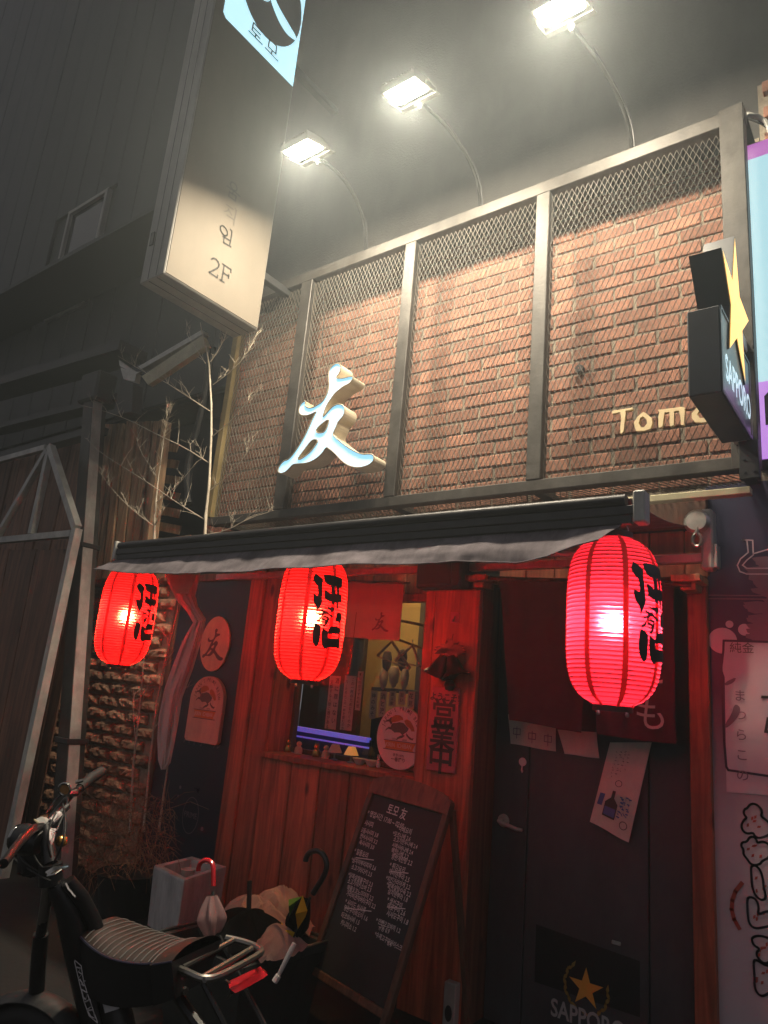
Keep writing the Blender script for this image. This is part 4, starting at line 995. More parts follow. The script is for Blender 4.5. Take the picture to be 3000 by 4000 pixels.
for col, u0 in enumerate((.60, .70, .80)):
    for k in range(4 if col else 5):
        for j in range(4):
            u, v = u0+rr.uniform(-.03, .03), .60+k*.05+rr.uniform(-.015, .015); du, dv = rr.choice(((.05, 0), (.0, .03), (.03, .02)))
            b.add([pq(u, v), pq(u+du+.012, v+dv), pq(u+du+.012, v+dv+.012), pq(u, v+.012)], [(0, 1, 2, 3)])
b.build('blue_lettering', M['blueprint'], t)
b = MB()
for col, u0 in enumerate((.22, .32, .42, .52)):
    for k in range(9-col):
        for j in range(2):
            u, v = u0+rr.uniform(-.02, .02), .10+k*.038+rr.uniform(-.01, .01); du, dv = rr.choice(((.04, 0), (.0, .022), (.025, .014)))
            b.add([pq(u, v), pq(u+du+.008, v+dv), pq(u+du+.008, v+dv+.006), pq(u, v+.006)], [(0, 1, 2, 3)])
for (cu, cv, r_) in ((.46, .47, .09), (.80, .87, .10)):
    for i in range(18):
        a, c_ = i*2*math.pi/18, (i+1)*2*math.pi/18
        b.add([pq(cu+r_*math.cos(a), cv+r_*.42*math.sin(a)), pq(cu+r_*math.cos(c_), cv+r_*.42*math.sin(c_)), pq(cu+r_*.8*math.cos(c_), cv+r_*.34*math.sin(c_)), pq(cu+r_*.8*math.cos(a), cv+r_*.34*math.sin(a))], [(0, 1, 2, 3)])
b.build('lettering', M['ink2'], t)
# star sticker low on the door
fD = Fr((-1.4, YD, 0))
def dp(x, y): q = PY(x, y, YD)-fD.o; return q.dot(fD.r), q.dot(fD.u)
A = dp(2095, 3610); B_ = dp(2500, 3700)
t = thing('star_sticker', 'black sticker with yellow star and grain wreath at the foot of the door', 'sticker', fD.p(A[0], .2))
flat('film', fD, [[[(A[0], .30), (B_[0], .30), (B_[0], A[1]-.03), (A[0], A[1]+.0)]]], M['blackplastic'], t, d=.002)
sc = dp(2290, 3860); flat('star', fD, [[star(sc[0], sc[1], .088)]], M['starprint'], t, d=.0045)
leaf = []
for sgn in (-1, 1):
    for i in range(9):
        a = R(250+sgn*(18+i*13)); cx = sc[0]+.105*math.cos(a)*1.0; cz = sc[1]+.105*math.sin(a)
        ang = a+sgn*(math.pi/2+.35*(1 if i % 2 else -1)); leaf.append([[(cx+.024*math.cos(ang)*p[0]-.008*math.sin(ang)*p[1], cz+.024*math.sin(ang)*p[0]+.008*math.cos(ang)*p[1]) for p in ((-1, 0), (0, 1), (1, 0), (0, -1))]])
flat('wreath', fD, leaf, M['gold'], t, d=.003)
sl = dp(2295, 3975); b = MB(); vs, fs = text_mesh('SAPPORO', 1, .02); wv = max(p[0] for p in vs)*2
b.add([fD.p(sl[0]+p[0]/wv*.36, sl[1]-.01+p[1]*.105, .004) for p in vs], fs); b.build('lettering', M['greyprint'], t)

# ---------------- printed banner wall at the far right
m = mat('banner_print', (.03, .03, .08), .5)
n = m.node_tree; bs = n.nodes['Principled BSDF']; tc = n.nodes.new('ShaderNodeTexCoord'); sx_ = n.nodes.new('ShaderNodeSeparateXYZ'); n.links.new(tc.outputs['Object'], sx_.inputs[0])
mr = n.nodes.new('ShaderNodeMapRange'); mr.inputs[1].default_value = 1.75; mr.inputs[2].default_value = 1.15; n.links.new(sx_.outputs['Z'], mr.inputs[0])
rp = n.nodes.new('ShaderNodeValToRGB'); rp.color_ramp.elements[0].color = (.032, .030, .075, 1); rp.color_ramp.elements[1].color = (.50, .43, .47, 1); rp.color_ramp.elements[0].position = .0; rp.color_ramp.elements[1].position = 1
n.links.new(mr.outputs[0], rp.inputs[0]); n.links.new(rp.outputs[0], bs.inputs['Base Color'])
bx_ = X36(2782, 2900, 3.62)
t = thing('printed_banner', 'tall printed banner wall with navy top and pale lower half, right of the door', 'banner', (bx_, 3.62, 0))
b = MB(); b.box((bx_, 3.62, 0.02), (1.9, 3.66, 2.74)); b.build('banner_sheet', m, t)
fQ = Fr((bx_, 3.62, 0))
def bq(x, y): q = PY(x, y, 3.62)-fQ.o; return q.dot(fQ.r), q.dot(fQ.u)
def cq(u, v, y0=1900): return bq(2600+u/2.01, y0+v/2.011)
ip = [cq(455, 1210), cq(1500, 1260), cq(1500, 2480), (cq(480, 2415+0)[0], cq(480, 2215+0)[1]-.10), cq(465, 1500), cq(440, 1420)]
flat('printed_sheet', fQ, [[ip]], M['posterw'], t, d=.003)
flat('printed_bubble', fQ, [[circ(*cq(448, 1212), .062, .060)], [circ(*cq(502, 1083), .017)], [circ(*cq(620, 1126), .027)]], M['posterw'], t, d=.002)
b = MB(); stroke(b, fQ, [cq(800, 1222), cq(458, 1212), cq(455, 1290), cq(440, 1420), cq(462, 2000), bq(2838, 2995), bq(2846, 3008), bq(3060, 3040)], .010, d=.005); b.build('printed_outline', M['posterink'], t)
b = MB()
for y_ in (855, 882): stroke(b, fQ, [cq(330, y_), cq(900, y_+6)], .006, d=.003)
b.build('printed_line', M['postergrey'], t)
brush = []; rr = random.Random(11)
for k in range(26):
    u = 640+rr.random()*180; v = 560+k*25+rr.uniform(-10, 10)
    brush.append([[cq(u-20-rr.random()*30, v), cq(u+70, v-12), cq(860, v+10), cq(860, v+40), cq(u+40, v+46), cq(u-10-rr.random()*25, v+28)]])
for i, sh in enumerate(brush): pass
b = MB()
for i, sh in enumerate(brush):
    v, f = _cdt(sh); b.add([fQ.p(p.x, p.y, .0022+.00003*i) for p in v], f)
b.build('brush_print', M['postergrey'], t)
b = MB()
stroke(b, fQ, [cq(600, 420), cq(640, 425), cq(650, 520), cq(590, 570), cq(565, 620), cq(585, 670), cq(640, 690), cq(860, 690)], .006, d=.004)
stroke(b, fQ, [cq(685, 425), cq(690, 540), cq(640, 580), cq(605, 620), cq(640, 645), cq(860, 645)], .006, d=.004); stroke(b, fQ, [cq(690, 530), cq(860, 480)], .006, d=.004); stroke(b, fQ, [cq(600, 420), cq(685, 425)], .006, d=.004)
b.build('printed_glyph', M['posterw'], t)
b = MB(); q = cq(600, 1275); text(b, fQ, '純金', q[0], q[1], .052, d=.006, off=.004); b.build('lettering', M['ink2'], t)
b = MB(); q = cq(755, 1600); vtext(b, fQ, '上山', q[0]+.05, q[1], .10, step=.15, d=.006, off=.02, shear=.2); b.build('brush_lettering', M['ink'], t)
b = MB(); q = cq(585, 1650); vtext(b, fQ, 'まつらこの', q[0], q[1], .055, step=.085, d=.006, off=.004); b.build('faint_lettering', M['postergrey'], t)
flat('faint_blot', fQ, [[smooth([cq(*p) for p in ((545, 1700), (600, 1745), (560, 1830), (470, 1910), (470, 1860), (520, 1790))], 2)], [smooth([cq(*p) for p in ((465, 1540), (560, 1495), (540, 1540), (470, 1570))])]], M['postergrey'], t, d=.005)
# puffy outlined lettering low on the banner
OUT = [[(640,520),(665,485),(700,480),(735,500),(762,540),(748,580),(790,605),(830,650),(830,720),(740,755),(700,735),(690,708),(640,718),(605,690),(595,650),(615,610),(640,590),(620,570),(613,545),(625,520)],
       [(660,745),(690,738),(715,760),(722,790),(760,775),(800,790),(830,830),(820,900),(760,930),(745,955),(700,965),(665,950),(640,910),(612,880),(615,840),(595,815),(600,785),(640,780)],
       [(670,970),(710,965),(745,1000),(765,1060),(770,1140),(790,1200),(780,1235),(745,1235),(705,1200),(680,1130),(675,1050)],
       [(640,1225),(670,1210),(715,1235),(735,1290),(725,1355),(800,1320),(860,1340),(860,1430),(780,1450),(700,1462),(655,1420),(645,1330)],
       [(675,1535),(720,1515),(790,1525),(850,1560),(850,1690),(790,1745),(730,1700),(712,1650),(745,1620),(690,1590)],
       [(690,1715),(715,1705),(760,1735),(790,1750),(860,1760),(860,1930),(780,1990),(735,1985),(700,1930),(700,1830)]]
b = MB(); fill = []
for lp in OUT:
    q = smooth([cq(u, v, 2900) for u, v in lp], 2); stroke(b, fQ, q+[q[0]], .009, d=.005); fill.append([q])
b.build('outline_lettering', M['posterink'], t)
rr = random.Random(2); dots = []
for lp in OUT:
    cx = sum(p[0] for p in lp)/len(lp); cy_ = sum(p[1] for p in lp)/len(lp)
    for k in range(5):
        q = cq(cx+rr.uniform(-50, 50), cy_+rr.uniform(-60, 60), 2900); a = rr.uniform(.5, 1.3); dots.append([[(q[0]-.010*math.cos(a), q[1]-.010*math.sin(a)), (q[0]+.004, q[1]-.004), (q[0]+.010*math.cos(a), q[1]+.010*math.sin(a)), (q[0]-.004, q[1]+.004)]])
flat('printed_fleck', fQ, dots, M['redprint'], t, d=.004)
b = MB(); q = [cq(u, v, 2900) for u, v in ((600, 1105), (550, 1170), (525, 1240), (520, 1310), (540, 1390), (580, 1460))]; stroke(b, fQ, q, .016, d=.004); b.build('printed_arc', M['redprint'], t)

# ================================================================== INSIDE THE WINDOW
o = thing('bar_interior', 'dim ochre room seen through the window with shelves and paper strips', 'room', (-2.9, 4.6, 1.1))
b = MB(); b.box((wj-.3, 4.90, .9), (pl0+1.0, 4.94, 2.6)); b.build('back_wall', M['inner'], o)
b = MB(); b.box((wj-.3, YG+.05, .95), (pl0+1.0, 4.89, 1.0)); b.build('counter', M['innerdark'], o)
b = MB(); b.bbox((-3.12, 4.62, 1.0), (-2.70, 4.86, 1.95), .01); b.build('cupboard', M['innerdark'], o)
b = MB()
for x in (-3.9, -3.3, -2.55): b.bbox((x, 4.84, 1.0), (x+.05, 4.895, 2.58), .004)
b.build('wall_batten', M['innerdark'], o)
def ing(x, y, Y): return PY(x, y, Y)
q = PY(1560, 2560, 4.5); 
# window-side glow lamp of the room
t = thing('room_lamp', 'warm hanging lamp glowing inside behind the window curtain', 'lamp', PY(1480, 2440, 4.4))
b = MB(); q = PY(1500, 2330, 4.35); b.lathe([(.0, .05), (.04, .04), (.055, 0), (.04, -.04), (.0, -.05)], q, 16); b.build('bulb', M['innerlamp'], t)
b = MB(); b.tube([q+Vector((0, 0, .05)), Vector((q.x, q.y, 2.62))], .006, 6); b.build('cord', M['ink'], t)
# hangers on a rail
t = thing('hanger_rail', 'wooden rail with upper frame inside the window', 'rail', PY(1600, 2520, 4.2))
b = MB(); b.tube([PY(1480, 2470, 4.2), PY(1720, 2560, 4.2)], .010, 6); b.build('rail', M['woodlt'], t)
b = MB(); b.tube([PY(1540, 2420, 4.2), PY(1720, 2455, 4.2)], .012, 6); b.build('rail', M['woodlt'], t)
hang = None
for i, (ax, ay, lx, ly, rx, ry, lab) in enumerate(((1530, 2505, 1475, 2560, 1600, 2610, 'wooden coat hanger inside the window, left of the two'), (1612, 2520, 1545, 2578, 1640, 2600, 'wooden coat hanger inside the window beside the pillar'))):
    t = thing('coat_hanger', lab, 'hanger', PY(ax, ay, 4.15), 'coat hangers inside the window')
    b = MB(); b.tube([PY(lx, ly, 4.15), PY(ax, ay, 4.15), PY(rx, ry, 4.15)], .011, 6); b.build('shoulder_bar', M['woodlt'], t)
    b = MB(); b.tube([PY(lx, ly+4, 4.15), PY(rx, ry+4, 4.15)], .006, 6); b.build('trouser_bar', M['woodlt'], t)
    b = MB(); b.tube([PY(ax, ay, 4.15), PY(ax, ay-22, 4.15)], .004, 5); b.build('hook', M['alloy'], t)
# vertical paper strips just inside the glass
def strip(x0, y0, x1, y1, w, Y, txts, m, lab, cat='paper strip', grp=None, sz=None):
    top = PY(x0, y0, Y); bot = PY(x1, y1, Y); h = top.z-bot.z; fr = Fr((top.x, Y, bot.z)); t = thing('paper_strip', lab, cat, fr.o, grp)
    b = MB(); b.box(fr.p(-w/2, 0, 0), fr.p(w/2, h, -.0015)); b.build('sheet', m, t)
    b = MB(); nc = len(txts)
    for k, s in enumerate(txts):
        s_ = sz or min(w/nc*.8, h/(len(s)+1)); xk = 0 if nc == 1 else (w*.25-k*w*.5)
        vtext(b, fr, s, xk, h-s_*.9-(k*h*.06), s_, step=(h*.94)/(len(s)+.3), d=.002, off=.01)
    b.build('lettering', M['ink'], t); return t
strip(1310, 2640, 1292, 2848, .098, YG+.05, ['酒に罪はない', '泥酔する人間に罪がある'], M['paper'], 'pale paper strip with two brush lines inside the glass, left of the two')
strip(1370, 2640, 1352, 2853, .100, YG+.05, ['この一杯のために働くのか', '働くためにこの一杯を飲むのか'], M['paper'], 'pale paper strip with two brush lines inside the glass, beside the dark gap')
strip(1410, 2622, 1400, 2775, .045, YG+.06, ['本日のおすすめ料理'], M['paper'], 'narrow grey printed slip inside the glass behind the lantern')
for i, (x, s, yb, lab) in enumerate(((1462, '神のみそ', 2808, 'slim yellowed strip inside the bar, next to the dark curtain'), (1499, '酒と涙', 2800, 'slim yellowed strip inside the bar with a large sake character'),
                             (1535, '酒は飲', 2760, 'slim yellowed strip inside the bar above the round beer disc'), (1572, '旨い', 2752, 'slim pale strip inside the bar, partly behind the beer disc'), (1608, '花見', 2770, 'broad yellowed strip inside the bar beside the pillar'))):
    strip(x, 2700, x-6, yb, .058, 4.25, [s], M['papery'], lab, grp=None)
b = MB(); 
t = thing('shelf_masks', 'dark shelf with hanging masks and trinkets at the back of the bar', 'shelf', PY(1560, 2620, 4.6))
a_ = PY(1480, 2690, 4.6); c_ = PY(1640, 2700, 4.6)
b = MB(); b.bbox((a_.x, 4.5, a_.z-.02), (c_.x+.1, 4.8, a_.z+.01), .004); b.build('shelf_board', M['innerdark'], t)
for i, (x, y, r_) in enumerate(((1500, 2640, .035), (1540, 2632, .042), (1582, 2642, .032), (1512, 2572, .040), (1572, 2567, .038))):
    b = MB(); q = PY(x, y, 4.5); b.lathe([(.0, .06), (r_*.7, .05), (r_, .0), (r_*.8, -.06), (r_*.3, -.10), (.0, -.105)], q, 12); b.build('mask', M['kboard'] if i < 3 else M['woodbrown'], t)
# dark curtain/back of chair
t = thing('dark_curtain', 'near black cloth hanging inside behind the round beer disc', 'curtain', PY(1480, 2900, 4.0))
cloth_sheet('cloth', [(1450, 2810), (1530, 2790), (1560, 3060), (1430, 3060)], YG+.16, M['black_fabric'], t, 10, 10)
# blue led bar of a drinks fridge
t = thing('fridge_light', 'blue lit fridge edge glowing inside the window', 'light strip', PY(1290, 2870, YG+.12))
b = MB(); p, q = PY(1140, 2842, YG+.12), PY(1440, 2892, YG+.12); b.beam(p, q, .05, .030); b.build('strip', M['ledblue'], t)
b = MB(); b.box((p.x, YG+.13, zs+.0), (q.x, YG+.30, p.z-.012)); b.build('fridge_body', mat('navy_fridge', (.03, .03, .10), .3), t)
b = MB(); p2, q2 = PY(1140, 2872, YG+.118), PY(1440, 2922, YG+.118); b.beam(p2, q2, .012, .010); b.build('strip', M['ledblue'], t)
# trinkets on the sill
def trinket(name, x, y, prof, m, lab, parts=(), grp=None, Y=None):
    Y = Y or YG-.09; q = PY(x, y, Y); q.z = zs+.001; t = thing(name, lab, name.split('_')[-1], q, grp)
    b = MB(); b.lathe(prof, q, 16); b.build('body', m, t)
    for nm, pr_, mm, off in parts:
        b = MB(); b.lathe(pr_, q+Vector(off), 14); b.build(nm, mm, t)
    return t
cat = [(.0, 0), (.024, .002), (.028, .02), (.022, .045), (.012, .052)]
hd_ = [(.0, -.018), (.014, -.013), (.019, 0), (.014, .013), (.0, .018)]; ear = [(.006, 0), (.0, .014)]
M['goldfig'] = mat('gold_figurine', (.55, .30, .08), .25, metal=.8)
trinket('lucky_figurine', 1125, 2920, cat, M['goldfig'], 'small shiny gold figurine at the left end of the sill', (('head', hd_, M['goldfig'], (0, 0, .066)), ('ear', ear, M['goldfig'], (-.011, 0, .080)), ('ear', ear, M['goldfig'], (.011, 0, .080))))
trinket('pottery_figurine', 1166, 2930, cat, M['kboard'], 'small brown pottery figurine between the two gold ones on the sill', (('head', hd_, M['kboard'], (0, 0, .066)),))
trinket('lucky_figurine', 1235, 2945, cat, M['goldfig'], 'small shiny gold figurine nearer the middle of the sill', (('head', hd_, M['goldfig'], (0, 0, .066)), ('ear', ear, M['goldfig'], (-.011, 0, .080)), ('ear', ear, M['goldfig'], (.011, 0, .080))))
trinket('clay_figurine', 1272, 2950, cat, M['kboard'], 'small brown pottery figurine beside the pale lamp on the sill', (('head', hd_, M['kboard'], (0, 0, .066)),))
sh_ = [(.048, 0), (.024, .05), (.0, .052)]; st_ = [(.022, 0), (.022, .006), (.006, .010), (.006, .05)]
trinket('table_lamp', 1306, 2960, st_, M['alloy'], 'tiny lamp with pale shade on the sill', (('lamp_shade', sh_, M['paper'], (0, 0, .048)),))
trinket('table_lamp', 1370, 2968, st_, M['alloy'], 'tiny lamp with glowing amber shade on the sill', (('lamp_shade', sh_, M['lampshade'], (0, 0, .048)),))
bowl = [(.0, .004), (.018, .004), (.022, .0), (.045, .034), (.047, .036), (.040, .033), (.0, .010)]
trinket('bowl', 1404, 2985, bowl, M['kwhite'], 'small white bowl on the sill, left of the two bowls', grp='bowls on the sill')
trinket('bowl', 1450, 2990, bowl, M['kwhite'], 'small white bowl on the sill, right of the two bowls', grp='bowls on the sill')
trinket('rabbit_figurine', 1476, 3000, [(.0, 0), (.013, .002), (.015, .02), (.010, .035)], M['kwhite'], 'tiny white rabbit figurine beside the bowls', (('head', [(.0, -.011), (.010, 0), (.0, .012)], M['kwhite'], (0, 0, .045)), ('ear', [(.004, 0), (.003, .02), (.0, .024)], M['kwhite'], (-.006, 0, .054)), ('ear', [(.004, 0), (.003, .02), (.0, .024)], M['kwhite'], (.006, 0, .054))))
# round beer disc leaning in the window
q = PY(1562, 2882, YG-.05); fO = Fr(q)
t = thing('beer_disc', 'round white beer disc with running animal leaning in the window', 'sign', (q.x, q.y, zs))
flat('disc', fO, [[circ(0, 0, .178, .186, 56)]], M['kwhite'], t, d=0, thick=.02)
beer_print(fO, t, 0, .012, .182, 'DRAFT', True, d=.002, sx=.95)

# ================================================================== AWNING
AY = 2.60
al = PY(462, 2140, AY); ar = PY(2478, 1955, AY)
t = thing('awning', 'charcoal retractable awning over the bar front with a drooping valance', 'awning', (-2.5, 3.4, 2.4))
b = MB(); b.grid(lambda u, v: Vector((al.x*(1-u)+(ar.x-.02)*u, AY+.02+(3.46-AY)*v, 2.402+.10*v-.020*math.sin(math.pi*v)+.004*math.sin(9*u+4*v))), 60, 10)
b.grid(lambda u, v: Vector((al.x*(1-u)+(ar.x-.02)*u, AY+.02+(3.46-AY)*v, 2.405+.10*v-.020*math.sin(math.pi*v)+.004*math.sin(9*u+4*v))), 60, 10)
b.build('canopy', M['awning'], t)
b = MB(); b.tube([Vector((al.x+.02, AY, 2.395)), Vector((ar.x-.03, AY, 2.395))], .024, 12); b.build('front_roller', M['awnbar'], t)
b = MB(); b.bbox((al.x, AY-.012, 2.335), (ar.x, AY+.03, 2.372), .004); b.bbox((al.x+.01, AY-.006, 2.300), (ar.x-.01, AY+.024, 2.3345), .003); b.build('front_bar', M['awnbar'], t)
b = MB(); b.bbox((ar.x-.001, AY-.02, 2.30), (ar.x+.045, AY+.045, 2.425), .006); b.build('end_cap', M['palesteel'], t)
b = MB(); b.bbox((al.x-.03, AY-.02, 2.30), (al.x+.001, AY+.045, 2.425), .006); b.build('end_cap', M['palesteel'], t)
# valance: traced lower edge, billowing
low = [(389, 2228), (480, 2238), (600, 2246), (800, 2244), (1000, 2236), (1200, 2224), (1400, 2213), (1600, 2207), (1800, 2203), (2040, 2202), (2160, 2180), (2234, 2154), (2330, 2128), (2362, 2118)]
lowp = [PY(x, y, AY-.03) for x, y in low]
vx0, vx1 = lowp[0].x, lowp[-1].x
def lowz(x):
    for a_, c_ in zip(lowp[:-1], lowp[1:]):
        if a_.x <= x <= c_.x or (c_ is lowp[-1] and x >= c_.x): f = (x-a_.x)/(c_.x-a_.x); return a_.z*(1-f)+c_.z*f
    return lowp[0].z
tx0, tx1 = al.x+.02, ar.x-.03
def val(u, v):
    xt = tx0*(1-u)+tx1*u; xb = vx0*(1-u)+(vx1-.01)*u
    x = xt*(1-v)+xb*v; zl = lowz(xb)
    z = 2.318*(1-v)+zl*v
    fold = .012*mnoise.noise(Vector((u*9, v*1.1, 3)))+.008*mnoise.noise(Vector((u*26, v*2.5, 7)))+.004*mnoise.noise(Vector((u*70, v*6, 1)))
    y = AY+.016-.095*v**1.12-fold*v*1.8
    return Vector((x, y, z+.003*math.sin(40*u)*v))
b = MB(); b.grid(val, 120, 14); b.grid(lambda u, v: val(u, v)+Vector((0, .003, 0)), 120, 14); b.build('valance', M['awning'], t)
b = MB(); hem = [val(i/120, 1)+Vector((0, .001, 0)) for i in range(121)]; b.tube(hem, .0035, 5); b.build('hem', M['awning'], t)
# torsion bar, arms, wall bracket, crank gear
q = PY(2765, 2182, 3.5)
b = MB(); b.bbox((-4.25, 3.47, q.z-.022), (q.x, 3.515, q.z+.022), .004); b.build('torsion_bar', M['whitemetal'], t)
b = MB(); b.bbox((q.x-.02, 3.45, q.z-.06), (q.x+.035, 3.53, q.z+.23), .01); b.bbox((q.x+.036, 3.455, q.z-.05), (q.x+.05, 3.525, q.z+.06), .005); b.build('wall_bracket', M['whitemetal'], t)
b = MB(); c_ = PY(2725, 2040, 3.44); b.lathe([(.0, .0), (.055, .0), (.06, .012), (.045, .03), (.0, .03)], c_, 18, axis=(0, -1, 0)); b.build('gear_housing', M['galv'], t)
b = MB(); c_ = PY(2722, 2110, 3.42); pts = [c_+Vector((.020*math.sin(a), 0, .030*math.cos(a))) for a in [i*2*math.pi/16 for i in range(17)]]; b.tube(pts, .008, 7, cap=False); b.tube([c_+Vector((0, 0, .03)), PY(2728, 2060, 3.42)], .012, 8); b.build('crank_loop', M['alloy'], t)
for xx in (-1.25, -3.7):
    e = Vector((xx-.55, 3.06, 2.355)); b = MB(); b.tube([Vector((xx, 3.46, 2.37)), e], .016, 8); b.build('folding_arm', M['whitemetal'], t)
    b = MB(); b.tube([e, Vector((xx+.1, AY+.03, 2.34))], .014, 8); b.build('folding_arm', M['whitemetal'], t)

# ================================================================== RED LANTERNS
LR = .174; LZ0, LZ1 = 1.635, 2.285; LH = (LZ1-LZ0)/2; LZC = (LZ0+LZ1)/2; LYC = 2.75
def lr(z):      # radius at height from centre
    s = min(1, abs(z)/LH); return max(.072, LR*(1-s**4.2)**(1/2.6)) if s < 1 else .072
NR = 40
def lantern_shell():
    prof = []
    for i in range(NR):
        for k in range(4):
            z = -LH+2*LH*(i+k/4)/NR; prof.append((lr(z)+.0042*math.sin(math.pi*k/4), z))
    prof.append((lr(LH), LH)); return prof
LC2 = Vector((PY(1213, 2440, LYC).x, LYC, LZC))
def lmap(pts):          # trace in the zoomed photograph of the middle lantern -> (angle, height) on its paper
    out = []
    for u, v in pts:
        d = ray(1080+u/4.607, 2200+v/4.607).normalized(); o2 = EYE-LC2; best = None; r_ = LR
        for _ in range(3):
            A_ = d.x*d.x+d.y*d.y; B_ = 2*(o2.x*d.x+o2.y*d.y); C_ = o2.x**2+o2.y**2-r_*r_; D_ = max(0, B_*B_-4*A_*C_); tt = (-B_-math.sqrt(D_))/(2*A_)
            p = o2+d*tt; r_ = lr(p.z)
        out.append((math.atan2(p.y, p.x), p.z))
    return out
KA = [(710,185),(745,215),(800,255),(832,310),(825,350),(818,400),(820,480),(818,560),(815,640),(818,700),(790,770),(760,820),(735,860),(715,905),(715,860),(720,800),(700,760),(668,700),(658,640),(658,560),(680,560),(738,590),(748,550),(745,440),(740,415),(700,370),(670,310),(665,270),(690,215)]
KB = [(843,210),(870,205),(940,212),(1020,225),(1090,245),(1150,270),(1162,300),(1160,380),(1158,450),(1125,440),(1112,450),(1112,560),(1140,575),(1150,580),(1150,700),(1130,710),(1105,705),(1095,730),(1090,830),(1060,810),(1062,720),(1030,700),(1028,760),(1000,740),(970,715),(965,690),(930,685),(895,660),(855,640),(860,590),(858,520),(848,495),(865,480),(900,490),(930,520),(960,555),(972,550),(972,410),(930,395),(890,370),(865,330),(850,270)]
KBH = [(1035,415),(1062,415),(1070,560),(1045,560)]
KC = [[(840,770),(880,785),(910,800),(915,770),(940,790),(985,795),(1010,800),(1030,790),(1030,850),(1010,850),(990,880),(970,890),(960,860),(930,840),(900,815),(870,810)],
      [(790,850),(800,820),(840,850),(880,865),(905,850),(920,890),(960,920),(1000,950),(1000,980),(970,975),(930,935),(890,915),(860,915),(830,950),(800,990),(770,1040),(730,1060),(690,1040),(750,1010),(790,970),(810,930),(780,940),(745,930),(750,910),(800,910),(830,890)]]
KM = [[(830,950),(870,945),(930,970),(940,1010),(915,1070),(880,1120),(850,1150),(820,1130),(840,1100),(870,1080),(840,1075),(800,1050),(800,1010)], [(832,972),(900,992),(890,1015),(827,992)], [(806,1020),(868,1045),(858,1062),(808,1042)]]
KD = [(700,1075),(760,1110),(795,1150),(790,1230),(775,1330),(760,1420),(740,1480),(710,1508),(680,1495),(650,1430),(640,1350),(650,1240),(670,1150),(690,1090)]
KE = [(820,1170),(850,1185),(920,1225),(920,1200),(940,1165),(960,1130),(1000,1135),(1060,1125),(1100,1165),(1105,1150),(1105,1080),(1085,1050),(1050,1055),(1040,1010),(1060,960),(1060,905),(1090,880),(1120,895),(1150,880),(1145,1000),(1130,1100),(1125,1200),(1120,1300),(1110,1400),(1105,1500),(1085,1555),(1060,1520),(900,1515),(880,1540),(840,1530),(815,1490),(800,1420),(795,1330),(805,1230)]
KEH = [(912,1270),(1090,1275),(1085,1360),(910,1355)]
def on_paper(name, shapes, m, parent, d):
    b = MB()
    for loops_ in shapes:
        lp = [lmap(l_) if l_ and abs(l_[0][0]) > 10 else l_ for l_ in loops_]
        # steiner points keep the patch following the paper's curve
        xs = [p[0] for l_ in lp for p in l_]; zs_ = [p[1] for l_ in lp for p in l_]
        vs = []; ed = []
        for l_ in lp:
            a0 = len(vs); l2 = []
            for i in range(len(l_)):
                p, q = l_[i], l_[(i+1) % len(l_)]; nn = max(1, int(max(abs(p[0]-q[0])/.06, abs(p[1]-q[1])/.012)))
                l2 += [(p[0]+(q[0]-p[0])*k/nn, p[1]+(q[1]-p[1])*k/nn) for k in range(nn)]
            vs += [Vector(p) for p in l2]; n_ = len(vs)-a0; ed += [(a0+i, a0+(i+1) % n_) for i in range(n_)]
        def inside(x, y):
            c = False
            for l_ in lp:
                for i in range(len(l_)):
                    x1, y1 = l_[i]; x2, y2 = l_[i-1]
                    if (y1 > y) != (y2 > y) and x < (x2-x1)*(y-y1)/(y2-y1)+x1: c = not c
            return c
        x = min(xs)
        while x < max(xs):
            z = min(zs_)
            while z < max(zs_):
                if inside(x, z): vs.append(Vector((x, z)))
                z += .008
            x += .05
        v, e, f, *_ = delaunay_2d_cdt(vs, ed, [], 0, 1e-6)
        f = [t_ for t_ in f if inside(sum(v[i].x for i in t_)/3, sum(v[i].y for i in t_)/3)]
        b.add([Vector(((lr(p.y)+d)*math.cos(p.x), (lr(p.y)+d)*math.sin(p.x), p.y)) for p in v], f)
    b.smooth = True
    return b.build(name, m, parent)
